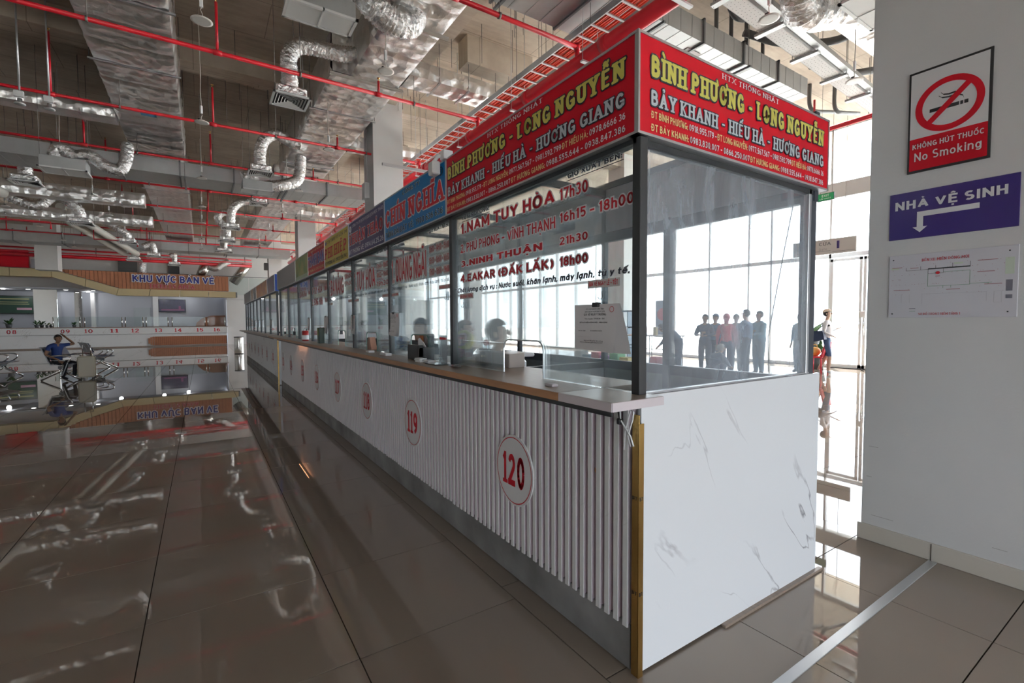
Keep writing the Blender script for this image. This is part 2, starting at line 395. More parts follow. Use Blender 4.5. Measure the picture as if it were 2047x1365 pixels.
# ---------------------------------------------------------------- stroke lettering
def arc(cx, cy, rx, ry, a0, a1, n=9):
    return [(cx + rx * math.cos(R(a0 + (a1 - a0) * i / n)), cy + ry * math.sin(R(a0 + (a1 - a0) * i / n))) for i in range(n + 1)]
O_ = lambda w=0.5: [arc(w / 2, .5, w / 2, .5, 0, 360, 16)]
GL = {
 'A': (.56, [[(0, 0), (.28, 1), (.56, 0)], [(.1, .33), (.46, .33)]], [(0, 0), (.56, 0)]),
 'B': (.44, [[(0, 0), (0, 1)], [(0, 1), (.2, 1)] + arc(.2, .765, .2, .235, 90, -90, 8) + [(0, .53)], [(0, .53), (.22, .53)] + arc(.22, .265, .22, .265, 90, -90, 8) + [(0, 0)]], []),
 'C': (.48, [arc(.26, .5, .26, .5, 45, 315, 14)], []),
 'D': (.48, [[(0, 0), (0, 1)], [(0, 1), (.18, 1)] + arc(.18, .5, .3, .5, 90, -90, 10) + [(0, 0)]], []),
 'E': (.38, [[(0, 0), (0, 1)], [(0, 1), (.38, 1)], [(0, .52), (.32, .52)], [(0, 0), (.38, 0)]], []),
 'G': (.5, [arc(.26, .5, .26, .5, 48, 345, 14), [(.52, .1), (.52, .42)], [(.3, .42), (.52, .42)]], []),
 'H': (.46, [[(0, 0), (0, 1)], [(.46, 0), (.46, 1)], [(0, .52), (.46, .52)]], [(0, 0), (0, 1), (.46, 0), (.46, 1)]),
 'I': (.0, [[(0, 0), (0, 1)]], [(0, 0), (0, 1)]),
 'K': (.46, [[(0, 0), (0, 1)], [(.44, 1), (0, .42)], [(.14, .58), (.46, 0)]], [(0, 0), (0, 1), (.46, 0), (.44, 1)]),
 'L': (.30, [[(0, 0), (0, 1)], [(0, 0), (.32, 0)]], [(0, 1)]),
 'M': (.6, [[(0, 0), (0, 1), (.3, .25), (.6, 1), (.6, 0)]], [(0, 0), (.6, 0)]),
 'N': (.48, [[(0, 0), (0, 1), (.48, 0), (.48, 1)]], [(0, 0), (0, 1), (.48, 1)]),
 'O': (.54, O_(.54), []),
 'P': (.42, [[(0, 0), (0, 1)], [(0, 1), (.19, 1)] + arc(.19, .74, .23, .26, 90, -90, 8) + [(0, .48)]], [(0, 0)]),
 'Q': (.54, O_(.54) + [[(.32, .22), (.54, -.04)]], []),
 'R': (.44, [[(0, 0), (0, 1)], [(0, 1), (.19, 1)] + arc(.19, .74, .23, .26, 90, -90, 8) + [(0, .48)], [(.2, .48), (.44, 0)]], [(0, 0), (.44, 0)]),
 'S': (.42, [arc(.21, .745, .2, .255, 40, 270, 9) + arc(.21, .25, .21, .25, 90, -140, 9)[1:]], []),
 'T': (.46, [[(0, 1), (.46, 1)], [(.23, 0), (.23, 1)]], [(.23, 0)]),
 'U': (.46, [[(0, 1), (0, .27)] + arc(.23, .25, .23, .25, 180, 360, 9) + [(.46, 1)]], [(0, 1), (.46, 1)]),
 'V': (.54, [[(0, 1), (.27, 0), (.54, 1)]], [(0, 1), (.54, 1)]),
 'W': (.76, [[(0, 1), (.19, 0), (.38, .85), (.57, 0), (.76, 1)]], []),
 'X': (.48, [[(0, 0), (.48, 1)], [(0, 1), (.48, 0)]], [(0, 0), (.48, 0), (0, 1), (.48, 1)]),
 'Y': (.5, [[(0, 1), (.25, .45), (.5, 1)], [(.25, .45), (.25, 0)]], [(.25, 0), (0, 1), (.5, 1)]),
 '0': (.42, O_(.42), []),
 '1': (.18, [[(0, .8), (.16, 1), (.16, 0)]], [(.16, 0)]),
 '2': (.42, [arc(.21, .73, .2, .27, 165, -35, 9) + [(0, 0), (.42, 0)]], []),
 '3': (.42, [arc(.2, .755, .19, .245, 150, -90, 9), arc(.2, .265, .21, .265, 90, -150, 9)], []),
 '4': (.46, [[(.34, 0), (.34, 1), (0, .3), (.46, .3)]], [(.34, 0)]),
 '5': (.42, [[(.38, 1), (.06, 1), (.03, .52)] + arc(.2, .31, .21, .31, 120, -145, 10)], []),
 '6': (.42, [[(.34, 1)] + arc(.26, .45, .26, .45, 120, 200, 6), arc(.21, .29, .21, .29, 0, 360, 12)], []),
 '7': (.42, [[(0, 1), (.42, 1), (.14, 0)]], []),
 '8': (.42, [arc(.21, .76, .18, .24, 0, 360, 12), arc(.21, .26, .21, .26, 0, 360, 12)], []),
 '9': (.42, [[(.08, 0)] + arc(.16, .55, .26, .45, -60, 20, 6), arc(.21, .71, .21, .29, 0, 360, 12)], []),
 '-': (.26, [[(0, .42), (.26, .42)]], []), '.': (.0, [[(0, 0), (0, .02)]], []), ':': (.0, [[(0, 0), (0, .02)], [(0, .52), (0, .54)]], []),
 ',': (.0, [[(.02, .02), (-.04, -.14)]], []), '(': (.14, [arc(.3, .45, .3, .62, 130, 230, 6)], []), ')': (.14, [arc(-.16, .45, .3, .62, 50, -50, 6)], []),
 '*': (.2, [[(0, .8), (.2, .8)], [(.1, .68), (.1, .92)]], []), '&': (.45, [arc(.2, .78, .14, .2, -40, 220, 9), [(.08, .65), (.45, 0)], arc(.2, .26, .2, .26, 130, 400, 9)], []), '/': (.3, [[(0, 0), (.3, 1)]], []),
 'a': (.38, [arc(.18, .32, .18, .32, 0, 360, 12), [(.38, 0), (.38, .66)]], []),
 'b': (.38, [arc(.2, .32, .18, .32, 0, 360, 12), [(0, 0), (0, 1)]], []),
 'c': (.36, [arc(.2, .32, .2, .32, 45, 315, 10)], []),
 'd': (.38, [arc(.18, .32, .18, .32, 0, 360, 12), [(.38, 0), (.38, 1)]], []),
 'e': (.38, [arc(.19, .32, .19, .32, 0, 320, 11), [(0, .34), (.38, .34)]], []),
 'f': (.22, [[(.1, 0), (.1, .8)] + arc(.22, .8, .12, .2, 180, 90, 4), [(0, .62), (.24, .62)]], []),
 'g': (.38, [arc(.18, .32, .18, .32, 0, 360, 12), [(.38, .66), (.38, -.06)] + arc(.19, -.06, .19, .2, 0, -150, 6)], []),
 'h': (.36, [[(0, 0), (0, 1)], [(0, .38)] + arc(.18, .44, .18, .22, 150, 0, 5) + [(.36, 0)]], []),
 'i': (.0, [[(0, 0), (0, .66)], [(0, .9), (0, .93)]], []),
 'k': (.34, [[(0, 0), (0, 1)], [(.32, .66), (0, .28)], [(.1, .38), (.34, 0)]], []),
 'l': (.0, [[(0, 0), (0, 1)]], []),
 'm': (.6, [[(0, 0), (0, .66)], [(0, .4)] + arc(.15, .45, .15, .21, 150, 0, 4) + [(.3, 0)], [(.3, .4)] + arc(.45, .45, .15, .21, 150, 0, 4) + [(.6, 0)]], []),
 'n': (.36, [[(0, 0), (0, .66)], [(0, .38)] + arc(.18, .44, .18, .22, 150, 0, 5) + [(.36, 0)]], []),
 'o': (.38, [arc(.19, .32, .19, .32, 0, 360, 12)], []),
 'p': (.38, [arc(.2, .32, .18, .32, 0, 360, 12), [(0, -.28), (0, .66)]], []),
 'r': (.22, [[(0, 0), (0, .66)], [(0, .38)] + arc(.16, .44, .14, .2, 150, 70, 4)], []),
 's': (.32, [arc(.16, .49, .15, .16, 40, 270, 7) + arc(.16, .165, .16, .165, 90, -140, 7)[1:]], []),
 't': (.24, [[(.1, .9), (.1, .12)] + arc(.22, .12, .12, .12, 180, 270, 3), [(0, .62), (.24, .62)]], []),
 'u': (.36, [[(0, .66), (0, .2)] + arc(.18, .2, .18, .2, 180, 360, 6), [(.36, 0), (.36, .66)]], []),
 'v': (.36, [[(0, .66), (.18, 0), (.36, .66)]], []),
 'x': (.34, [[(0, 0), (.34, .66)], [(0, .66), (.34, 0)]], []),
 'y': (.36, [[(0, .66), (.19, .02)], [(.36, .66), (.12, -.26)]], []),
}
LOWX = set('acegmnopqrsuvxyzdbhklti')
def layout(s, w, serif=0.0, sp=0.13):
    """returns strokes as (points, weight) with cap height 1 and total width"""
    out = []; x = 0.0; thin = w * 0.62 if serif else w
    for ch in unicodedata.normalize('NFD', s.replace('Đ', '\u0110')):
        if unicodedata.combining(ch):
            gx, gw, low = last; cx = gx + (gw + w) / 2
            y = (0.66 if low else 1.0) + 0.09 + acc * 0.0
            aw = w * 0.7
            o = ord(ch)
            if o == 0x302: out.append(([(cx - .13, y), (cx, y + .12), (cx + .13, y)], aw)); stack = 1
            elif o == 0x301:
                dx = .12 if stack else 0; dy = .1 if stack else 0
                out.append(([(cx + dx - .02, y + dy + .01), (cx + dx + .1, y + dy + .15)], aw))
            elif o == 0x300:
                dx = .12 if stack else 0; dy = .1 if stack else 0
                out.append(([(cx + dx + .04, y + dy + .01), (cx + dx - .08, y + dy + .15)], aw))
            elif o == 0x309:
                dx = .14 if stack else 0; dy = .1 if stack else 0
                out.append((arc(cx + dx, y + dy + .1, .07, .06, 160, -60, 5) + [(cx + dx, y + dy)], aw * .8))
            elif o == 0x303:
                dy = .17 if stack else .03
                out.append(([(cx - .15, y + dy), (cx - .07, y + dy + .07), (cx + .07, y + dy), (cx + .15, y + dy + .07)], aw))
            elif o == 0x323: out.append(([(cx, -.2), (cx, -.18)], w * .8))
            elif o == 0x306: out.append((arc(cx, y + .1, .13, .1, 190, 350, 6), aw)); stack = 1
            elif o == 0x31b:
                t = 0.66 if low else 1.0
                out.append((arc(gx + gw + w / 2, t + .0, .13, .14, -60, 50, 5), aw))
            continue
        stack = 0; acc = 0
        if ch == ' ': x += 0.30; continue
        dbar = ch in '\u0110\u0111'
        base = {'\u0110': 'D', '\u0111': 'd'}.get(ch, ch)
        W, st, srf = GL.get(base, GL['-'])
        if serif and base == '1': W, st, srf = (.16, [[(0, .82), (.14, 1), (.14, 0)]], [(.14, 0)])
        h0 = w / 2
        def mp(p): return (x + h0 + p[0], h0 + p[1] * (1 - w))
        for k, pl in enumerate(st):
            vert = any(abs(pl[i][0] - pl[i + 1][0]) < 1e-6 for i in range(len(pl) - 1)) or len(pl) > 4
            out.append(([mp(p) for p in pl], w if vert or not serif or len(pl) == 3 else thin))
        if serif:
            for (sx, sy) in srf:
                px, _ = mp((sx, sy)); ty = thin / 2 if sy < .5 else 1 - thin / 2
                out.append(([(px - w / 2 - serif, ty), (px + w / 2 + serif, ty)], thin))
        if dbar: out.append(([(x - .06, .5 if base == 'D' else .84), (x + .26 if base == 'D' else x + .5, .5 if base == 'D' else .84)], thin * .9))
        last = (x, W, base in LOWX and base not in 'dbhklt')
        x += W + w + sp + (2 * serif * 0.7 if serif else 0)
    return out, x - sp
def text_mb(mb, s, frame, a0, a1, v, h, w=0.16, serif=0.0, off=0.0, n=0.002, italic=0.0, round_=False, sp=0.13, disc=6):
    """frame(u_fraction->a, v, n) gives the world point; a0..a1 is the run of the line, v its baseline, h its cap height"""
    st, W = layout(s, w, serif, sp)
    L = abs(a1 - a0); kx = L / W
    cnt = [0]
    def P(x, y):
        x = x + italic * y * h / kx if italic else x
        return frame(a0 + (a1 - a0) * x / W, v + y * h, n + (cnt[0] % 16) * .00006)
    for pts, ww in st:
        hw = ww / 2
        ox, oy = off / kx, off / h     # outline growth in the text's own units
        for i in range(len(pts) - 1):
            (xa, ya), (xb, yb) = pts[i], pts[i + 1]
            dx, dy = (xb - xa), (yb - ya)
            l = math.hypot(dx, dy)
            if l < 1e-9: continue
            ux, uy = dx / l, dy / l
            ext = hw if (not round_ and (abs(ux) < 1e-6 or abs(uy) < 1e-6)) else 0
            px, py = -uy * hw, ux * hw
            gx, gy = -uy * ox, ux * oy
            ex, ey = ux * (ext + (ox if ext or round_ else 0)), uy * (ext + (oy if ext or round_ else 0))
            q = [P(xa - ex + px + gx, ya - ey + py + gy), P(xb + ex + px + gx, yb + ey + py + gy), P(xb + ex - px - gx, yb + ey - py - gy), P(xa - ex - px - gx, ya - ey - py - gy)]
            mb.add(q, [(0, 1, 2, 3)], False); cnt[0] += 1
        for i, (xa, ya) in enumerate(pts):
            endp = i in (0, len(pts) - 1)
            if endp and not round_ and not off: continue
            mb.add([P(xa + (hw + ox) * math.cos(2 * PI * j / disc), ya + (hw + oy) * math.sin(2 * PI * j / disc)) for j in range(disc)], [tuple(range(disc))], False); cnt[0] += 1
    return mb
def F_front(x0): return lambda a, v, n: (x0 - n, a, v)          # faces -X, a is world Y
def F_side(y0): return lambda a, v, n: (a, y0 - n, v)            # faces -Y, a is world X
def line(parent, s, frame, a0, a1, v, h, m, w=0.16, serif=0.0, outline=None, off=0.004, n=0.003, italic=0.0, round_=False, name='lettering', sp=0.13, disc=6):
    if outline:
        part(name + '_outline', text_mb(MB(), s, frame, a0, a1, v, h, w, serif, off, n, italic, round_, sp, disc), outline, parent)
        n += 0.0012
    return part(name, text_mb(MB(), s, frame, a0, a1, v, h, w, serif, 0, n, italic, round_, sp, disc), m, parent)
# ================================================================ SETTING
CZ = 7.2
# floor: grout bed and porcelain tiles 0.8 m square
floor = struct('floor', MB().box(-14, 16.1, -9, 40.6, -0.15, -0.008), M_grout)
T = 0.8
def tile_me(gap):
    bm = bmesh.new(); bmesh.ops.create_cube(bm, size=1)
    for v in bm.verts:
        v.co = Vector((v.co.x * (T - gap), v.co.y * (T - gap), -0.006 + v.co.z * 0.012))
    return MB().frombm(bm).mesh('tile', M_tile)
me_t = tile_me(0.005)
cells = []
for i in range(-18, 20):
    for j in range(-14, 46):
        cx, cy = 1.33 + (i + .5) * T, 2.02 + (j + .5) * T
        if cx > 1.33: cy += .13
        if cx > 16 or cx < -14 or cy > 37.4 or cy < -9: continue
        d = cx * fw.x + cy * fw.y; s_ = cx * rt.x + cy * rt.y
        vis = d > 0.7 and abs(s_) < 1.12 * d + 0.8 and d * 0.80 > 0.0
        near = math.hypot(cx, cy)
        hid = 1.5 < cx < 2.8 and 1.6 < cy < 11.2
        cells.append((0 if (vis and not hid) else 1, near, cx, cy))
cells.sort()
rest = MB()
for k, (inv, near, cx, cy) in enumerate(cells):
    if k < 300 and not inv:
        o = bpy.data.objects.new('tile', me_t); COL.objects.link(o); o.parent = floor; o.location = (cx, cy, 0)
        o.rotation_euler = (random.uniform(-.0006, .0006), random.uniform(-.0006, .0006), 0)
    else:
        g = 0.0025; a = T / 2 - g
        rest.box(cx - a, cx + a, cy - a, cy + a, -0.012, 0)
o = struct('tile_field', rest, M_tile, parent=floor); o['kind'] = 'stuff'

# ceiling slab with beams
cb = MB().box(-14.2, 17.6, -13.5, 40.6, CZ, CZ + 0.3)  # runs on behind the rear wall as an added, unseen canopy cutting daylight
ceil = struct('ceiling', cb, M_conc)
for y in (0.9, 12.1, 23.4, 34.6):
    part('beam', MB().box(-14, 16.3, y - .25, y + .25, CZ - .42, CZ - .001), M_conc, ceil)
for x in (-7.4, 4.0):
    part('beam', MB().box(x - .2, x + .2, -9, 37.5, CZ - .34, CZ - .002), M_conc, ceil)
for (x0, x1, y0, y1) in ((4.6, 6.2, 8.6, 9.0), (5.4, 5.8, 15, 18), (-3.2, -0.2, 6.0, 6.25)):
    part('beam', MB().box(x0, x1, y0, y1, CZ - .55, CZ - .003), M_conc, ceil)

# walls
struct('wall_left', MB().box(-14.2, -14, -9, 40.6, 0, CZ), M_white)
wf = struct('wall_far', MB().box(1.42, 16.2, 36.9, 37.1, 0, 3.2), M_white)
struct('wall_back', MB().box(-14, 16.2, 38.6, 38.8, 3.5, CZ - .01).box(1.52, 16.2, 38.6, 38.8, 2.9, 3.5), M_white)
part('ledge', MB().box(1.42, 16.2, 36.7, 38.6, 3.0, 3.22), M_white, wf)
for k in range(7):
    part('glass_panel', MB().box(1.6 + k * 1.15, 2.7 + k * 1.15, 36.75, 36.77, 3.3, 4.45), G_clear, wf)
part('handrail', MB().tube([(-9, 37.2, 4.56), (10, 37.2, 4.56)], .03), M_galvd, wf)
part('dark_panel', MB().box(-1.75, -1.15, 38.5, 38.58, 4.45, 5.6), M_black, wf)
part('dark_panel', MB().box(-4.3, -3.0, 38.5, 38.58, 4.45, 5.4), M_dpipe, wf)
part('wall_board', MB().box(-9.6, -8.3, 38.4, 38.58, 4.7, 5.7), M_red, wf)
part('wall_board', MB().box(-8.2, -7.0, 38.4, 38.58, 4.6, 5.2), M_room, wf)

# right pillar and the row of columns behind the booths
def column(name, x0, x1, y0, y1, skirt=True, z0=0.0):
    c = struct(name, MB().bbox(x0, x1, y0, y1, z0, CZ - .004, .006), M_col)
    if skirt:
        part('skirting', MB().bbox(x0 - .016, x1 + .016, y0 - .016, y1 + .016, 0.0, .105, .003), M_skirt, c)
    return c
pil = column('column', 3.635, 4.5, 0.30, 1.325)
part('skirting_joint', MB().box(3.617, 3.6185, .955, .958, 0, .104), M_grout, pil)
c1 = column('column', 3.62, 4.38, 11.70, 12.46)
c2 = column('column', 3.68, 4.44, 23.0, 23.76)
c3 = column('column', 3.70, 4.46, 34.2, 34.96)
for nm, y in (('column', 11.7), ('column', 23.0)): column(nm, 12.3, 13.06, y, y + .76)
cl = column('column', -7.25, -6.35, 34.6, 35.5, False, 4.3)
part('cable_box', MB().bbox(3.50, 3.62, 12.05, 12.3, 4.55, 4.95, .01), M_plasticw, c1)
part('conduit', MB().tube([(3.60, 12.17, 4.95), (3.60, 12.17, 6.3)], .012, 6), M_plasticw, c1)
part('skirting_strip', MB().bbox(1.9, 3.62, .93, .965, 0.0, .004, .001), M_chrome, pil) if False else None

strip = MB().bbox(-1.0, 3.615, .925, .967, -.002, .004, .0012)
solid('floor_strip', strip, M_alu, 'thin polished metal strip set across the floor tiles beside the white pillar', 'floor strip')

# glazed facade on the right
fac = struct('window_1', MB().box(15.95, 16.2, -4.4, 37, 5.08, 5.52), M_band)
struct('wall_right_reflection_block', MB().box(15.95, 16.2, -9, -4.45, 0, CZ - .01), M_sgrey)  # unseen solid stretch, added to keep a bright pane's reflection off the side glass
pm = MB()
doors = [(-2.4, -.6), (-.6, 1.2), (5.05, 5.92), (5.92, 6.80), (6.80, 7.7), (14, 15), (15, 16)]
ys = [-9 + 1.53 * k for k in range(31)]
ys = [y for y in ys if not 4.4 < y < 8.3 and y > -4.5] + [5.02, 6.80, 8.58]
for y in sorted(ys):
    part('mullion', MB().box(15.98, 16.12, y - .028, y + .028, 0, CZ), M_mull, fac)
part('rail', MB().box(15.98, 16.12, -4.4, 37, 3.30, 3.42), M_mull, fac)
part('rail', MB().box(15.98, 16.12, -4.4, 37, 0, .10), M_mull, fac)
part('rail', MB().box(15.98, 16.12, -4.4, 37, CZ - .12, CZ), M_mull, fac)
gp = sorted(ys)
for a, b in zip(gp, gp[1:]):
    part('pane', MB().box(16.04, 16.05, a + .035, b - .035, .1, 3.3), G_fac, fac)
    part('pane', MB().box(16.04, 16.05, a + .035, b - .035, 3.42, 5.08), G_fac, fac)
    part('pane', MB().box(16.04, 16.05, a + .035, b - .035, 5.52, CZ - .12), G_fac, fac)
for k, (a, b) in enumerate(((5.06, 5.90), (5.93, 6.76))):
    d = struct('door_%d' % (k + 1), MB().box(15.93, 15.97, a, a + .07, .02, 3.26).box(15.93, 15.97, b - .07, b, .02, 3.26).box(15.93, 15.97, a, b, 3.18, 3.26).box(15.93, 15.97, a, b, .02, .12), M_mull)
    part('pane', MB().box(15.945, 15.955, a + .07, b - .07, .12, 3.18), G_fac, d)
    part('door_handle', MB().tube([(15.90, (a if k else b - .09) + .045, 1.0), (15.90, (a if k else b - .09) + .045, 1.7)], .014, 6), M_chrome, d)
    if k == 0: part('door_lock', MB().bbox(15.88, 15.93, b - .08, b + .05, 1.50, 1.68, .01), M_plasticw, d)
struct('wall_outside_ground', MB().box(16.2, 90, -60, 90, -.3, -.05), M_ground)['kind'] = 'structure'
# rear glazed wall behind the viewpoint
rw = struct('window_2', MB().box(-14, 16.2, -9.1, -8.95, 3.0, 3.2), M_band)
struct('wall_rear', MB().box(-14, 16.2, -9.15, -8.9, 3.2, CZ - .01).box(-14, -7, -9.15, -8.9, 0, 3.0).box(9, 16.2, -9.15, -8.9, 0, 3.0), M_sgrey)  # unseen solid parts, shaped and greyed to limit light and reflections from behind
for k in range(10):
    x = -7 + k * 1.6
    part('mullion', MB().box(x - .04, x + .04, -9.1, -8.98, 0, 3.0), M_mull, rw)
    part('pane', MB().box(x + .04, x + 1.56, -9.05, -9.04, 0, 3.0), G_fac, rw)
struct('wall_rear_ground', MB().box(-60, 90, -70, -9.1, -.3, -.06), M_ground)['kind'] = 'structure'

# ================================================================ BOOTH ROW
FX, BX = 1.44, 2.91
Y1 = [1.30, 2.965, 4.26, 5.52, 6.77, 7.97, 9.17, 10.36, 11.56]
Y2 = [12.06, 13.42, 14.66, 15.72, 16.85, 18.05, 19.2, 20.2, 21.25]
ZC, ZS0, ZS1 = 1.155, 2.165, 2.55

def slat_mesh():
    bm = bmesh.new(); bmesh.ops.create_cube(bm, size=1)
    for v in bm.verts: v.co = Vector((v.co.x * .026, v.co.y * .0295, v.co.z * .91))
    bmesh.ops.bevel(bm, geom=[e for e in bm.edges if abs(e.verts[0].co.z - e.verts[1].co.z) > .5], offset=.002, segments=1, affect='EDGES')
    bm.faces.ensure_lookup_table()
    vs = [v.co[:] for v in bm.verts]; mb = MB()
    bm.normal_update()
    fs = []; mi = []
    for f in bm.faces:
        fs.append(tuple(v.index for v in f.verts)); mi.append(0 if f.normal.x < -.5 or abs(f.normal.z) > .5 else 1)
    mb.add(vs, fs, False); mb.m = mi
    bm.free()
    return mb.mesh('slat', [M_slat, M_mauve])
me_slat = slat_mesh()

def counter_run(name, label, ya, yb, individual):
    t = thing(name, label, 'counter', (FX, ya, 0))
    part('carcass', MB().box(FX + .022, FX + .16, ya + .03, yb - .02, .02, 1.09), M_mauve, t)
    # plinth in stone lengths
    y = ya + .03; first = True
    while y < yb - .05:
        l = min(yb - .02, y + (1.14 if first else 1.27)); first = False
        part('plinth_slab', MB().bbox(FX + .004, FX + .03, y, l - .003, .004, .195, .001), M_plinth, t)
        y = l
    n = int((yb - ya - .08) / .0533)
    if individual:
        for k in range(n):
            o = bpy.data.objects.new('slat', me_slat); COL.objects.link(o); o.parent = t
            dz = random.choice((0, 0, 0, -.004, .003))
            o.location = (.009, .052 + k * .0533, .635 + dz)
    else:
        mb = MB()
        for k in range(n): mb.box(FX, FX + .022, ya + .05 + k * .0533, ya + .083 + k * .0533, .18, 1.09)
        part('slat_field', mb, M_slat, t, kind='stuff')
    part('steel_angle', MB().box(FX - .075, FX - .069, ya + .06, yb - .03, 1.062, 1.118).box(FX - .075, FX + .2, ya + .06, yb - .03, 1.112, 1.118), M_black, t)
    # end sheet facing the viewpoint and the brass corner
    return t
ctr = counter_run('ticket_counter', 'long white slatted ticket counter with stone plinth nearest the viewer, numbers 113 to 120', Y1[0], Y1[-1], True)
ctr2 = counter_run('ticket_counter', 'farther slatted ticket counter beyond the gap, ending by the steel bin', Y2[0], Y2[-1], False)
def end_sheet(t, ya):
    part('end_sheet', MB().bbox(FX + .018, BX + .02, ya - .012, ya + .004, .012, 1.148, .001), M_marble, t)
    part('brass_corner', MB().bbox(FX - .004, FX + .002, ya - .02, ya + .016, .0, 1.075, .0008).bbox(FX - .004, FX + .024, ya - .022, ya - .017, .0, 1.04, .0008), M_brass, t)
    part('inner_side', MB().box(FX + .03, BX, ya + .006, ya + .02, .02, 1.14), M_panel, t)
end_sheet(ctr, Y1[0]); end_sheet(ctr2, Y2[0])
part('skirting_strip', MB().bbox(2.02, 2.97, Y1[0] - .035, Y1[0] - .01, 0.0, .014, .002), M_wood, ctr)
bt = MB()
for z in (.73, .34):
    text_mb(bt, 'BT', F_front(FX - .004), Y1[0] + .012, Y1[0] - .012, z, .014, .12, n=.001)
    text_mb(bt, 'BT', F_side(Y1[0] - .022), FX + .0, FX + .02, z, .014, .12, n=.001)
part('stamped_mark', bt, M_black, ctr)
# small chips and scuffs on the slats
for (y, z) in ((2.36, .985), (1.62, .80), (1.53, .79), (1.31, .58), (1.73, .35)):
    o = part('chip', MB().ell((FX - .001, y, z), (.002, .006, .012), 6, 4), M_orange, ctr)

# worktops
wt = thing('worktop', 'brown wood-look worktop along the near booths with a pale end piece', 'worktop', (1.3, 1.25, 1.12))
part('board', MB().bbox(1.222, 1.76, 1.52, Y1[-1] + .1, 1.122, ZC, .002), M_wood, wt)
part('edge_band', MB().box(1.219, 1.222, 1.52, Y1[-1] + .1, 1.121, ZC - .001), M_woodedge, wt)
part('end_board', MB().bbox(1.222, 1.50, 1.215, 1.518, 1.122, ZC, .002), M_palewood, wt)
part('end_edge', MB().box(1.219, 1.222, 1.215, 1.518, 1.121, ZC - .001).box(1.222, 1.50, 1.212, 1.215, 1.121, ZC - .001), M_mauveedge, wt)
wt2 = thing('worktop', 'grey brown worktop along the farther run of booths', 'worktop', (1.3, 12, 1.12))
part('board', MB().bbox(1.222, 1.76, Y2[0] - .05, Y2[-1] + .1, 1.122, ZC, .002), M_wood, wt2)

# loose cable and connector under the worktop corner
cg = thing('loose_cable', 'white looped cable with a black connector hanging under the worktop corner', 'cable', (FX - .02, 1.33, 1.0))
lp = [(FX - .03, 1.36, 1.11), (FX - .035, 1.35, 1.05), (FX - .03, 1.30, .99), (FX - .03, 1.285, .955), (FX - .03, 1.30, .95), (FX - .03, 1.315, .99), (FX - .03, 1.29, 1.06), (FX - .035, 1.28, 1.09), (FX - .03, 1.30, 1.10), (FX - .03, 1.31, 1.07), (FX - .03, 1.33, 1.0), (FX - .03, 1.335, .93)]
part('cord', MB().tube(lp, .0035, 6), M_plasticw, cg)
part('connector', MB().bbox(FX - .045, FX - .02, 1.345, 1.365, 1.03, 1.055, .004).tube([(FX - .03, 1.355, 1.05), (FX - .03, 1.37, 1.10)], .006, 6), M_plasticb, cg)

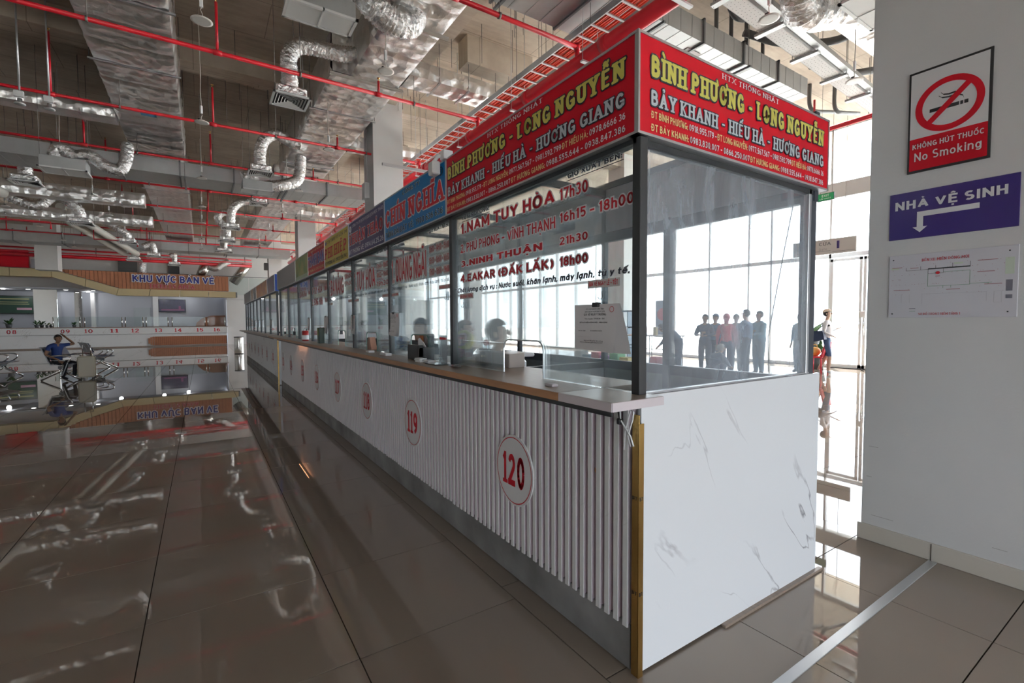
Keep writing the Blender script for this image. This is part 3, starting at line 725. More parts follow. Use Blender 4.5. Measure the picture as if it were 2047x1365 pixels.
# ---- booths (frame, glass, panels) one thing per bay
def post(x, y, z0, z1, w=.042): return MB().bbox(x - w / 2, x + w / 2, y - w / 2, y + w / 2, z0, z1, .002)
def booth(ya, yb, label, near_end=False, far_end=False, opening=True, wide=False, group='ticket booths'):
    t = thing('ticket_booth', label, 'booth', (FX, ya, 0))
    w = .042
    y0 = ya + (.005 if near_end else 0)
    part('post', post(FX + w / 2, y0, ZC, ZS1, w), M_black, t)
    part('post', post(BX - w / 2 - (.012 if near_end else 0), y0 + (.036 if near_end else 0), 0.0, ZS1, .06 if near_end else w), M_frame, t)
    if far_end:
        part('post', post(FX + w / 2, yb - w / 2, ZC, ZS1), M_black, t)
        part('post', post(BX - w / 2, yb - w / 2, 0, ZS1), M_frame, t)
    # head rails front and back
    part('rail', MB().box(FX, FX + w, y0, yb, ZS0 - .02, ZS0 + .02), M_black, t)
    part('rail', MB().box(BX - w, BX, y0, yb, 2.11, 2.19), M_frame, t)
    part('rail', MB().box(BX - w, BX, y0, yb, 2.55, 2.60), M_frame, t)
    part('rail', MB().box(BX - w, BX, y0, yb, 1.05, 1.12), M_frame, t)
    part('cross_rail', MB().box(FX + w, BX - w, y0 - w / 2, y0 + w / 2, 2.50, 2.55), M_frame, t)
    # back boards
    part('back_board', MB().box(BX - .03, BX - .012, y0 + w / 2, yb - w / 2, 2.19, 2.55), M_panel, t)
    part('low_panel', MB().box(BX - .03, BX - .015, y0 + w / 2, yb - w / 2, .02, 1.05), M_frost, t)
    part('back_pane', MB().box(BX - .025, BX - .018, y0 + w / 2, yb - w / 2, 1.12, 2.11), G_back, t)
    if wide:
        part('post', post(BX - w / 2, 2.30, 0, 2.2, .06), M_frame, t)
    if not near_end:
        part('partition_panel', MB().box(FX + .32, BX - w, ya - .012, ya + .012, .02, 1.05), M_panel, t)
        part('partition_rail', MB().box(FX + .2, BX - w, ya - .02, ya + .02, 1.05, 1.10), M_black, t)
    # front glass with the serving opening cut out of it
    a, b = y0 + w / 2 + .004, yb - w / 2 - .004
    gx0, gx1 = FX + .017, FX + .025
    if opening:
        oa, ob = (1.94, 2.32) if wide else (a + .34 * (b - a), a + .34 * (b - a) + .36)
        zt = 1.345
        poly = [(a, ZC + .002), (oa, ZC + .002), (oa, zt - .05)] + [(oa + .05 - .05 * math.cos(R(k * 30)), zt - .05 + .05 * math.sin(R(k * 30))) for k in range(1, 4)] + \
               [(ob - .05 + .05 * math.sin(R(k * 30)), zt - .05 + .05 * math.cos(R(k * 30))) for k in range(0, 4)] + [(ob, ZC + .002), (b, ZC + .002), (b, ZS0 - .02), (a, ZS0 - .02)]
        g = MB()
        # split the concave outline into convex pieces: left, right and above the opening
        g.add([(gx0, p[0], p[1]) for p in [(a, ZC + .002), (oa, ZC + .002), (oa, ZS0 - .02), (a, ZS0 - .02)]], [(0, 1, 2, 3)])
        g.add([(gx0, p[0], p[1]) for p in [(ob, ZC + .002), (b, ZC + .002), (b, ZS0 - .02), (ob, ZS0 - .02)]], [(0, 1, 2, 3)])
        top = poly[2:10]
        mid = [(oa, ZS0 - .02), (ob, ZS0 - .02)]
        xs = poly[2:-4]
        for p, q in zip(xs, xs[1:]):
            if q[0] - p[0] > 1e-6: g.add([(gx0, p[0], p[1]), (gx0, q[0], q[1]), (gx0, q[0], ZS0 - .02), (gx0, p[0], ZS0 - .02)], [(0, 1, 2, 3)])
        bmx = bmesh.new(); me = g.mesh('t', G_front); bmx.from_mesh(me); bpy.data.meshes.remove(me)
        bmesh.ops.remove_doubles(bmx, verts=bmx.verts, dist=1e-5)
        r = bmesh.ops.extrude_face_region(bmx, geom=bmx.faces[:])
        for v in r['geom']:
            if isinstance(v, bmesh.types.BMVert): v.co.x += .008
        bmesh.ops.recalc_face_normals(bmx, faces=bmx.faces)
        gp_ = part('glass_pane', MB().frombm(bmx), G_front, t)
        edge = [(gx0 + .004, p[0], p[1]) for p in poly[1:-3]]
        part('glass_edge', MB().tube(edge, .0045, 6, sm=False), M_alu if wide else G_edge, gp_)
    else:
        part('glass_pane', MB().box(gx0, gx1, a, b, ZC + .002, ZS0 - .02), G_front, t)
    return t
labs1 = ['near end booth of the row with glass on two sides and red signs, counter 120',
         'booth second from the near end, below the bright blue sign, counter 119',
         'booth below the navy blue sign, counter 118', 'booth below the yellow sign, counter 117',
         'booth below the red sign with blue lettering, counter 116', 'booth below the green sign, counter 115',
         'booth below the near half of the blank grey board, counter 114', 'last booth before the gap, below the far half of the blank grey board']
booths = []
for k in range(8):
    booths.append(booth(Y1[k], Y1[k + 1], labs1[k], k == 0, k == 7, True, k == 0))
b0 = booths[0]
# glazed side of the end booth
part('side_pane', MB().box(FX + .03, BX - .06, Y1[0] + .016, Y1[0] + .024, 1.15, ZS0 - .01), G_side, b0)
part('side_rail', MB().box(FX + .03, BX - .06, Y1[0] + .004, Y1[0] + .04, ZS0 - .025, ZS0 + .01), M_black, b0)
part('sill_bead', MB().box(FX + .05, BX - .06, Y1[0] + .008, Y1[0] + .032, 1.148, 1.156), M_alu, b0)
part('pane_post', MB().bbox(BX - .10, BX - .075, Y1[0] + .004, Y1[0] + .035, 1.15, ZS0, .002), M_alu, b0)
# hanging cable inside the side glass
part('thin_cable', MB().tube([(2.83, 1.40, 2.1), (2.80, 1.42, 1.9), (2.76, 1.45, 1.6), (2.72, 1.47, 1.35), (2.73, 1.47, 1.15)], .003, 5), M_dpipe, b0)
labs2 = ['booth just beyond the gap, first of the farther run', 'second booth of the farther run, below the purple board', 'third booth of the farther run, below the orange board',
         'fourth booth of the farther run', 'fifth booth of the farther run', 'sixth booth of the farther run', 'seventh booth of the farther run', 'last booth at the far end of the row']
for k in range(8):
    booth(Y2[k], Y2[k + 1], labs2[k], k == 0, k == 7, False)

# ---- sign boards
def sign(name, label, ya, yb, m, za=ZS0, zb=ZS1, x=FX):
    t = thing(name, label, 'sign', (x, ya, za))
    part('board', MB().box(x - .028, x + .02, ya + .006, yb - .006, za + .006, zb - .006), m, t)
    part('frame', MB().box(x - .032, x + .022, ya, yb, zb - .010, zb).box(x - .032, x + .022, ya, yb, za, za + .010).box(x - .032, x + .022, ya, ya + .010, za, zb).box(x - .032, x + .022, yb - .010, yb, za, zb), M_alu, t)
    return t
SX = FX - .028
s0 = sign('sign_board', 'large red sign over the near booth facing the aisle, yellow and silver lettering', Y1[0] - .022, Y1[1], M_red)
ff = F_front(SX)
line(s0, 'HTX THỐNG NHẤT', ff, 2.40, 1.87, 2.508, .023, M_whitet, .14, .03)
line(s0, 'BÌNH PHƯƠNG - LONG NGUYỄN', ff, 2.93, 1.335, 2.397, .080, M_yel, .24, .05, M_dark, .006, round_=True)
line(s0, 'BẢY KHANH - HIẾU HÀ - HƯƠNG GIANG', ff, 2.93, 1.335, 2.288, .060, M_silver, .20, .05, M_dark, .005, round_=True)
def phones(t, f, a0, a1, v1, v2):
    segs1 = [('ĐT BÌNH PHƯƠNG:', M_paley, .245), ('0918.955.179 -', M_whitet, .2), ('ĐT LONG NGUYỄN:', M_paley, .19), ('0977.567.567 - 0981.592.799', M_whitet, .3), ('ĐT HIẾU HÀ:', M_paley, .14), ('0978.6666 36', M_whitet, .15)]
    segs2 = [('ĐT BẢY KHANH:', M_paley, .24), ('0983.830.007 - 0866.250.007', M_whitet, .36), ('ĐT HƯƠNG GIANG:', M_paley, .22), ('0988.555.644 - 0938.847.386', M_whitet, .40)]
    for segs, v in ((segs1, v1), (segs2, v2)):
        ws = [layout(s, .17, 0)[1] for s, _, _ in segs]
        gap = .35; tot = sum(ws) + gap * (len(ws) - 1); x = 0
        for (s, m, _), w_ in zip(segs, ws):
            line(t, s, f, a0 + (a1 - a0) * x / tot, a0 + (a1 - a0) * (x + w_) / tot, v, .028, m, .17, disc=5)
            x += w_ + gap
phones(s0, ff, 2.94, 1.335, 2.238, 2.190)
s0b = thing('sign_board', 'red sign on the short end of the booth row facing the pillar', 'sign', (FX, Y1[0], ZS0))
part('board', MB().box(FX - .030, BX + .02, Y1[0] - .028, Y1[0] + .02, ZS0 + .006, ZS1 - .006), M_red, s0b)
yv = Y1[0]
part('frame', MB().box(FX - .034, BX + .03, yv - .032, yv + .022, ZS1 - .010, ZS1).box(FX - .034, BX + .03, yv - .032, yv + .022, ZS0, ZS0 + .010).box(FX - .0335, FX - .0235, yv - .033, yv - .02, ZS0, ZS1).box(BX + .02, BX + .03, yv - .032, yv + .022, ZS0, ZS1), M_alu, s0b)
fs = F_side(Y1[0] - .028)
line(s0b, 'HTX THỐNG NHẤT', fs, 1.94, 2.41, 2.508, .023, M_whitet, .14, .03)
line(s0b, 'BÌNH PHƯƠNG - LONG NGUYỄN', fs, 1.48, 2.875, 2.393, .084, M_yel, .24, .05, M_dark, .006, round_=True)
line(s0b, 'BẢY KHANH - HIẾU HÀ - HƯƠNG GIANG', fs, 1.48, 2.878, 2.284, .060, M_silver, .20, .05, M_dark, .005, round_=True)
phones(s0b, fs, 1.483, 2.88, 2.236, 2.187)

s1 = sign('sign_board', 'bright blue sign with red white-edged lettering over the second booth', Y1[1], Y1[2], M_blue)
a0, a1 = Y1[2] - .04, Y1[1] + .05
line(s1, 'CÔNG TY', ff, 3.79, 3.42, 2.490, .030, M_dark, .15, 0, M_whitet, .0025)
line(s1, 'CHÍN NGHĨA', ff, a0, a1 - .03, 2.285, .150, M_redtxt, .22, .06, M_whitet, .008, round_=True)
line(s1, 'TỔNG ĐÀI ĐẶT VÉ:  1900 636 636', ff, a0, a1, 2.198, .046, M_dark, .16, 0, M_whitet, .002)
text_mb_ = text_mb(MB(), 'R', ff, 3.055, 3.03, 2.475, .026, .14, n=.003)
part('lettering', text_mb_, M_dark, s1)
part('ring', MB().tube([(SX - .002, 3.04 + .028 * math.cos(R(k * 20)), 2.488 + .028 * math.sin(R(k * 20))) for k in range(19)], .003, 4), M_dark, s1)
s2 = sign('sign_board', 'navy blue sign with red lettering over the third booth', Y1[2], Y1[3], M_navy)
a0, a1 = Y1[3] - .04, Y1[2] + .03
line(s2, 'CÔNG TY CP DỊCH VỤ DU LỊCH MỘC THẢO', ff, a0 - .13, a1, 2.482, .032, M_whitet, .16)
line(s2, 'THUẬN THẢO', ff, a0, a1, 2.30, .115, M_redtxt, .20, .06, M_silver, .009, round_=True)
line(s2, 'ĐT PHÒNG VÉ: 0914.64.25.26', ff, a0, a1, 2.20, .050, M_whitet, .16)
part('emblem', MB().tube([(SX - .003, a0 - .05 + .03 * math.cos(R(k * 30)), 2.475 + .03 * math.sin(R(k * 30))) for k in range(13)], .006, 5).box(SX - .004, SX, a0 - .09, a0 - .01, 2.425, 2.432), M_whitet, s2)
s3 = sign('sign_board', 'yellow sign with dark red lettering over the fourth booth', Y1[3], Y1[4], M_yelv)
a0, a1 = Y1[4] - .04, Y1[3] + .06
line(s3, 'CTY TNHH VT & DV TM', ff, a0 - .12, a1, 2.475, .036, M_dark, .14, .03)
line(s3, 'PHI HIỆP', ff, a0, a1, 2.285, .135, M_redtxt, .17, .08)
line(s3, 'ĐT PHÒNG VÉ: 0905.100.743', ff, a0, a1, 2.20, .045, M_dark, .14)
part('emblem', MB().box(SX - .003, SX, a0 - .07, a0 - .02, 2.47, 2.51), M_royal, s3)
s4 = sign('sign_board', 'red sign with blue lettering over the fifth booth', Y1[4], Y1[5], M_red)
a0, a1 = Y1[5] - .04, Y1[4] + .05
line(s4, 'CTY TNHH VẬN TẢI DU LỊCH', ff, a0, a1, 2.49, .030, M_paley, .15)
line(s4, 'THÀNH BAN', ff, a0, a1, 2.29, .155, M_royal, .22, 0, M_whitet, .008)
line(s4, 'ĐT PHÒNG VÉ: 0913.102.010', ff, a0, a1, 2.205, .040, M_paley, .15)
s5 = sign('sign_board', 'green sign with blurred yellow print over the sixth booth', Y1[5], Y1[6], M_green)
part('print_band', MB().box(SX - .002, SX, Y1[5] + .02, Y1[6] - .02, ZS0 + .012, ZS0 + .07), mat('pale_green', (.45, .6, .45), .4), s5)
sign('sign_board', 'blank grey board over the last booths before the gap', Y1[6], Y1[8] + .02, M_sgrey)
e = thing('sign_board', 'small blue sign on the end of the farther booth run', 'sign', (FX, Y2[0], ZS0))
part('board', MB().box(FX - .02, FX + .9, Y2[0] - .03, Y2[0] + .01, ZS0, ZS1), M_royal, e)
part('print_mark', MB().box(FX + .06, FX + .3, Y2[0] - .033, Y2[0] - .03, 2.40, 2.52), M_whitet, e)
part('print_mark', MB().box(FX + .04, FX + .3, Y2[0] - .033, Y2[0] - .03, 2.22, 2.32), M_redtxt, e)
sign('sign_board', 'purple and teal printed board, nearest of the farther run', Y2[0], Y2[1] + .1, M_purple)
sign('sign_board', 'orange printed board, second of the farther run', Y2[1] + .1, 16.4, M_orange)
sign('sign_board', 'narrow blank grey board between the orange and the brown boards', 16.4, 17.4, M_sgrey)
sign('sign_board', 'small brown and cream printed board of the farther run', 17.4, 18.3, mat('brown_vinyl', (.40, .20, .12), .35, noise=.5, nscale=3, col2=(.6, .45, .3)))
sign('sign_board', 'blank grey board at the far end of the row', 18.3, Y2[8] + .05, M_sgrey)

# ---- lettering on the glass
GX = FX + .0155
fg = F_front(GX)
def gl(parent, s, a0, a1, v, h, m=M_redtxt, ol=M_whitet, w=.17, off=.006, it=0.0, name='glass_lettering', serif=0): line(parent, s, fg, a0, a1, v, h, m, w, serif, ol, off, .001, it, name=name)
gl(b0, 'GIỜ XUẤT BẾN:', 1.738, 1.394, 2.116, .022, M_dark, M_silver, .16, .002)
gl(b0, 'TUYẾN ĐƯỜNG:', 2.816, 2.465, 2.116, .024, M_dark, M_silver, .16, .002)
part('underline', MB().box(GX - .002, GX - .001, 1.385, 1.745, 2.104, 2.107).box(GX - .002, GX - .001, 2.46, 2.82, 2.102, 2.105), M_dark, b0)
gl(b0, '1.NAM TUY HÒA', 2.835, 1.836, 2.026, .066)
gl(b0, '17h30', 1.797, 1.599, 2.026, .055)
gl(b0, '2. PHÚ PHONG - VĨNH THẠNH', 2.838, 1.832, 1.903, .056, w=.15)
gl(b0, '16h15 - 18h00', 1.797, 1.329, 1.920, .046)
gl(b0, '3.NINH THUẬN', 2.840, 1.937, 1.811, .037, w=.2)
gl(b0, '21h30', 1.797, 1.599, 1.814, .037)
gl(b0, '4.EAKAR (ĐẮK LẮK)', 2.842, 1.846, 1.710, .047)
gl(b0, '18h00', 1.797, 1.599, 1.713, .042)
gl(b0, '* Chất lượng dịch vụ : Nước suối, khăn lạnh, máy lạnh, tủ y tế.', 2.93, 1.352, 1.643, .030, M_dark, M_silver, .15, .002, it=.25)
def pricetag(parent, s, a0, a1, v, h):
    part('price_strip', MB().box(GX - .001, GX, a1 - .01, a0 + .01, v - .008, v + h + .008), M_greyt, parent)
    line(parent, s, fg, a0, a1, v, h, M_redtxt, .17, 0, None, 0, .002, name='price_lettering', disc=5)
pricetag(b0, 'GIÁ VÉ NGÀY THƯỜNG', 2.85, 2.68, 1.606, .020)
pricetag(b0, 'GIÁ VÉ NGÀY LỄ - TẾT', 1.59, 1.414, 1.602, .020)
def hook(y, z, label):
    h = thing('wall_hook', label, 'hook', (GX, y, z))
    part('pad', MB().bbox(GX - .003, GX, y - .022, y + .022, z - .03, z + .03, .001), G_plast, h)
    part('hook', MB().tube([(GX - .004, y, z + .012), (GX - .012, y, z + .010), (GX - .006, y, z - .010), (GX - .010, y + .004, z - .022), (GX - .018, y + .010, z - .022), (GX - .020, y + .013, z - .012)], .0018, 5), M_black, h)
    return h
hook(2.79, 1.565, 'small clear adhesive hook at the far side of the near booth glass')
hook(1.50, 1.565, 'small clear adhesive hook above the hanging price sheets on the near booth glass')

# farther booths: tall condensed red destinations on a pale backing
def dest(t, ya, yb, num, place, times, tagline=True):
    a0, a1 = yb - .05, ya + .05; L_ = a0 - a1
    m_ = a0 - .66 * L_
    line(t, num, fg, a0, a0 - .05 * L_, 1.80, .20, M_redtxt, .12, 0, M_greyt, .012, .001, name='glass_lettering')
    line(t, place, fg, a0 - .09 * L_, m_, 1.80, .20, M_redtxt, .13, 0, M_greyt, .014, .001, name='glass_lettering')
    for k, s in enumerate(times):
        line(t, s, fg, m_ - .05 * L_, a1, 1.97 - k * .085, .045, M_redtxt, .12, 0, M_greyt, .010, .001, name='glass_lettering', disc=5)
    line(t, 'GIỜ XUẤT BẾN:', fg, m_ - .05 * L_, a1, 2.115, .022, M_dark, .15, 0, M_silver, .002, .001, name='glass_lettering', disc=5)
    line(t, 'TUYẾN ĐƯỜNG:', fg, a0, a0 - .28 * L_, 2.10, .022, M_dark, .15, 0, M_silver, .002, .001, name='glass_lettering', disc=5)
    line(t, 'Chất lượng dịch vụ : Nước suối, khăn lạnh, máy lạnh, tủ y tế.', fg, a0, a1, 1.735, .028, M_dark, .13, 0, None, 0, .001, .2, name='glass_lettering', disc=5)
    pricetag(t, 'GIÁ VÉ NGÀY THƯỜNG', a0, a0 - .16, 1.685, .016)
    pricetag(t, 'GIÁ VÉ NGÀY LỄ - TẾT', a1 + .17, a1, 1.69, .016)
dest(booths[1], Y1[1], Y1[2], '1.', 'QUẢNG NGÃI', ['13h00 - 14h00 - 15h00', '15h30 - 16h00 - 16h30', '17h00 - 18h00 - 19h00'])
dest(booths[2], Y1[2], Y1[3], '1.', 'TUY HÒA', ['17h44 - 18h00', '18h22 - 19h00', '19h30'])
dest(booths[3], Y1[3], Y1[4], '1.', 'ĐÀ NẴNG', ['13h00', '17h30'])
def dest2(t, ya, yb, rows):
    a0, a1 = yb - .05, ya + .05
    for k, (s, h) in enumerate(rows):
        line(t, s, fg, a0, a1 + .35, 1.88 - k * .17, .10, M_redtxt, .14, 0, M_greyt, .010, .001, name='glass_lettering', disc=5)
        line(t, h, fg, a1 + .2, a1, 1.90 - k * .17, .06, M_redtxt, .14, 0, M_greyt, .008, .001, name='glass_lettering', disc=5)
dest2(booths[4], Y1[4], Y1[5], [('1. TUY HÒA', '18h30'), ('2. SÔNG HINH', '19h00')])
dest2(booths[5], Y1[5], Y1[6], [('1. QUẢNG NGÃI', '16h00')])
hk = [(4.16, 1.63, 'small hook on the glass of the second booth, far side'), (3.05, 1.63, 'small hook on the glass of the second booth, near side'), (4.4, 1.63, 'small hook on the glass of the third booth, near side')]
for y, z, l in hk: hook(y, z, l)

# ---- oval number plaques
def plaque(y, num, label):
    t = thing('number_plaque', label, 'number plaque', (FX - .012, y, .62))
    def ovalring(ry, rz, x, inner=None):
        n = 40
        if inner is None:
            return [(x, y + ry * math.cos(2 * PI * k / n), .62 + rz * math.sin(2 * PI * k / n)) for k in range(n)]
    n = 40; ry, rz = .185, .198
    mb = MB(); fr = ovalring(ry, rz, FX - .010); bk = ovalring(ry, rz, FX - .002)
    mb.add(fr + bk, [tuple(range(n)), tuple(reversed(range(n, 2 * n)))] + [(i, (i + 1) % n, n + (i + 1) % n, n + i) for i in range(n)])
    part('disc', mb, M_plasticw, t)
    mb = MB(); A = ovalring(ry - .012, rz - .012, FX - .0115); B = ovalring(ry - .017, rz - .017, FX - .0115)
    mb.add(A + B, [(i, (i + 1) % n, n + (i + 1) % n, n + i) for i in range(n)])
    part('rim_line', mb, M_redtxt, t)
    if num: part('numeral', text_mb(MB(), num, F_front(FX - .0115), y + .115, y - .115, .53, .18, .19, .05, n=0.0, disc=8, sp=.09), M_redtxt, t)
    return t
for k, yy in enumerate((2.175, 3.69, 4.99, 6.28, 7.58, 8.80, 10.05, 11.1)):
    plaque(yy, str(120 - k), 'oval white plaque with red number %d, %s from the near end of the slatted counter' % (120 - k, ['first', 'second', 'third', 'fourth', 'fifth', 'sixth', 'seventh', 'eighth'][k]))
for k in range(8):
    yy = (Y2[k] + Y2[k + 1]) / 2 + .1
    plaque(yy, str(112 - k), 'oval white plaque on the farther slatted counter, %s from the gap' % ['first', 'second', 'third', 'fourth', 'fifth', 'sixth', 'seventh', 'eighth'][k])
# ================================================================ SIGNS ON THE PILLAR
PX = 3.635
def pframe(n0=0.0): return lambda a, v, n: (PX - n0 - n, a, v)
# no-smoking sign
ns = thing('no_smoking_sign', 'red and white framed no-smoking sign, uppermost on the white pillar', 'sign', (PX, .94, 2.33))
ya, yb, za, zb = 1.13, .765, 2.33, 2.925
part('backing', MB().bbox(PX - .010, PX - .001, yb, ya, za, zb, .001), M_plasticb, ns)
part('white_field', MB().box(PX - .0112, PX - .010, yb + .013, ya - .010, za + .20, zb - .013), M_plasticw, ns)
part('red_field', MB().box(PX - .0112, PX - .010, yb + .013, ya - .010, za + .013, za + .20), M_red, ns)
cy, cz, ro, ri = .945, 2.69, .152, .119
n = 48; mb = MB(); x = PX - .0125
mb.add([(x, cy + ro * math.cos(2 * PI * k / n), cz + ro * math.sin(2 * PI * k / n)) for k in range(n)] + [(x, cy + ri * math.cos(2 * PI * k / n), cz + ri * math.sin(2 * PI * k / n)) for k in range(n)], [(i, (i + 1) % n, n + (i + 1) % n, n + i) for i in range(n)])
# slash from upper right to lower left (viewed); +Y is to the viewer's left
d = ri * .72
mb.add([(x - .0006, cy - d - .010, cz + d - .010), (x - .0006, cy - d + .010, cz + d + .012), (x - .0006, cy + d + .010, cz - d + .012), (x - .0006, cy + d - .010, cz - d - .010)], [(0, 1, 2, 3)])
part('prohibition_ring', mb, M_red, ns)
cg_ = MB()
cg_.box(x + .0004, x + .0008, cy - .045, cy + .085, cz - .028, cz - .008)
cg_.box(x + .0004, x + .0008, cy - .062, cy - .050, cz - .028, cz - .008)
cg_.box(x + .0004, x + .0008, cy - .084, cy - .067, cz - .028, cz - .008)
for dz, s_ in ((0, 1), (.016, .8)):
    pts = [(cy + .045 * s_, cz + .055 + dz), (cy + .030 * s_, cz + .040 + dz), (cy - .0 * s_, cz + .034 + dz), (cy - .035 * s_, cz + .036 + dz), (cy - .06 * s_, cz + .020 + dz), (cy - .065 * s_, cz + .005 + dz)]
    for (p, q), w_ in zip(zip(pts, pts[1:]), (.004, .008, .009, .008, .005)):
        cg_.add([(x + .0006, p[0], p[1] - w_ / 2), (x + .0006, q[0], q[1] - w_ / 2), (x + .0006, q[0], q[1] + w_ / 2), (x + .0006, p[0], p[1] + w_ / 2)], [(0, 1, 2, 3)])
part('cigarette', cg_, M_black, ns)
line(ns, 'KHÔNG HÚT THUỐC', pframe(.011), ya - .025, yb + .025, 2.468, .030, M_whitet, .17)
line(ns, 'No Smoking', pframe(.011), ya - .035, yb + .035, 2.395, .050, M_whitet, .13)
# toilet sign
ts = thing('toilet_sign', 'dark blue toilet direction sign with a white bent arrow on the pillar', 'sign', (PX, .93, 1.94))
part('board', MB().bbox(PX - .006, PX - .001, .645, 1.212, 1.94, 2.222, .001), mat('toilet_navy', (.035, .02, .17), .35), ts)
line(ts, 'NHÀ VỆ SINH', pframe(.006), 1.183, .69, 2.118, .052, M_whitet, .2)
ar = MB(); xa = PX - .0085
ar.box(xa - .0005, xa, .80, 1.075, 2.065, 2.095)
ar.box(xa - .0005, xa, 1.045, 1.075, 2.004, 2.0649)
ar.add([(xa - .0003, 1.095, 2.005), (xa - .0003, 1.025, 2.005), (xa - .0003, 1.060, 1.972)], [(0, 1, 2)])
part('arrow', ar, M_whitet, ts)
# evacuation plan
ev = thing('evacuation_plan', 'white evacuation floor plan board with fine coloured lines, lowest on the pillar', 'sign', (PX, .92, 1.46))
part('board', MB().bbox(PX - .006, PX - .001, .640, 1.205, 1.46, 1.843, .001), mat('plan_board', (.70, .70, .76), .25), ev)
for (y, z) in ((.675, 1.815), (.675, 1.488), (1.185, 1.815), (1.185, 1.483)): part('screw', MB().ell((PX - .007, y, z), (.003, .004, .004), 8, 5), M_black, ev)
line(ev, 'BẾN XE MIỀN ĐÔNG MỚI', pframe(.006), 1.045, .835, 1.795, .016, M_redtxt, .13, .03, disc=5)
line(ev, 'SƠ ĐỒ THOÁT HIỂM TẦNG 1', pframe(.006), 1.055, .865, 1.475, .013, M_redtxt, .13, .03, disc=5)
xl = PX - .0065
def seg(mb, y0, z0, y1, z1, w=.0016): mb.box(xl - .0006, xl, min(y0, y1) - w / 2, max(y0, y1) + w / 2, min(z0, z1) - w / 2, max(z0, z1) + w / 2)
mk = MB()
for a in ((1.12, 1.762, 1.12, 1.745), (1.12, 1.745, 1.015, 1.745), (1.05, 1.745, 1.05, 1.765), (.98, 1.765, .98, 1.745), (1.015, 1.745, .83, 1.75), (.905, 1.75, .905, 1.772), (.83, 1.75, .83, 1.775), (1.015, 1.72, 1.015, 1.745), (1.015, 1.72, .945, 1.72), (.945, 1.72, .945, 1.75)): seg(mk, *a)
part('dark_route', mk, M_black, ev)
mk = MB()
for a in ((1.015, 1.72, 1.015, 1.645), (1.015, 1.645, .83, 1.645), (.83, 1.645, .83, 1.725), (.83, 1.725, .945, 1.725), (.83, 1.65, .74, 1.65), (.945, 1.645, .945, 1.632), (.91, 1.645, .91, 1.632), (.755, 1.65, .755, 1.642)): seg(mk, *a)
mk.box(xl - .0006, xl, 1.07, 1.10, 1.4975, 1.4995)
part('green_route', mk, mat('plan_green', (.08, .28, .14), .5), ev)
part('red_spot', MB().add([(xl - .001, .970 + .010 * math.cos(k * PI / 8), 1.722 + .009 * math.sin(k * PI / 8)) for k in range(16)], [tuple(range(16))]), M_redtxt, ev)
part('legend_arrow', MB().box(xl - .0006, xl, 1.07, 1.10, 1.512, 1.515).box(xl - .0006, xl, .66, .685, 1.60, 1.66).box(xl - .0005, xl, .66, .685, 1.56, 1.58), mat('plan_dark', (.2, .2, .25), .5), ev)
mk = MB(); random.seed(3)
for k in range(90):
    y = random.uniform(.66, 1.19); z = random.choice([1.60, 1.63, 1.66, 1.69, 1.72, 1.75, 1.775]) + random.uniform(-.002, .002)
    mk.box(xl - .0005, xl, y, y + .003, z, z + .002)
for (y0, y1, z) in ((1.19, 1.14, 1.765), (1.10, 1.06, 1.757), (.80, .72, 1.773), (.93, .87, 1.62), (1.18, 1.10, 1.625), (.77, .70, 1.64), (.80, .73, 1.71), (.98, .96, 1.70)):
    mk.box(xl - .0005, xl, y1, y0, z, z + .004)
part('plan_marks', mk, mat('plan_marks', (.42, .22, .26), .6), ev)
mk = MB()
for a in ((.70, 1.60, .70, 1.54), (.73, 1.60, .73, 1.54), (.70, 1.60, .73, 1.60), (.70, 1.54, .73, 1.54), (1.14, 1.60, 1.14, 1.55), (1.10, 1.60, 1.10, 1.55), (1.04, 1.60, .76, 1.60), (1.04, 1.60, 1.04, 1.54), (.76, 1.60, .76, 1.55)): seg(mk, *a, .0009)
part('plan_outline', mk, mat('plan_grey', (.45, .45, .5), .6), ev)
part('plan_green_area', MB().box(xl - .0004, xl, .655, .69, 1.69, 1.78).box(xl - .0004, xl, 1.155, 1.195, 1.755, 1.768).box(xl - .0004, xl, .86, .90, 1.765, 1.775), mat('plan_lightgreen', (.60, .68, .58), .6), ev)
# scuffs on the pillar
for (y, z, l) in ((1.29, .62, .05), (1.27, .17, .12), (1.30, .42, .03), (.90, 2.62, .012), (.70, .18, .06)):
    part('scuff', MB().box(PX - .0008, PX, y - l, y, z, z + .002), mat('scuff_mark', (.35, .34, .33), .8), pil)

# exit and gate signs near the facade
ex = thing('exit_sign', 'small green EXIT sign hanging by two wires before the facade', 'exit sign', (12, 5.15, 4.1))
ZE = 4.16
part('housing', MB().bbox(11.99, 12.03, 5.05, 5.40, ZE, ZE + .17, .004), M_black, ex)
part('panel', MB().box(11.985, 11.99, 5.06, 5.39, ZE + .01, ZE + .16), mat('exit_green', (.01, .16, .06), .4, emit=(.02, .35, .12), estr=.35), ex)
fe = lambda a, v, n: (11.984 - n, a, v)
line(ex, 'EXIT', fe, 5.30, 5.15, ZE + .085, .055, M_whitet, .18)
line(ex, 'LỐI THOÁT', fe, 5.34, 5.11, ZE + .03, .03, M_whitet, .18, disc=5)
part('wire', MB().tube([(12.01, 5.10, ZE + .16), (12.01, 5.10, CZ)], .004, 4), M_rod, ex)
part('wire', MB().tube([(12.01, 5.34, ZE + .16), (12.01, 5.34, CZ)], .004, 4), M_rod, ex)
gs = thing('gate_sign', 'long pale grey CỬA Gate sign hanging above the doors', 'sign', (15.4, 6.4, 3.4))
gxx = 15.4
part('board', MB().bbox(gxx, gxx + .06, 5.90, 7.6, 3.36, 3.80, .01), mat('gate_board', (.50, .50, .49), .4), gs)
fgx = lambda a, v, n: (gxx - n, a, v)
line(gs, 'CỬA', fgx, 6.86, 6.54, 3.62, .10, mat('gate_grey', (.16, .17, .18), .5), .16)
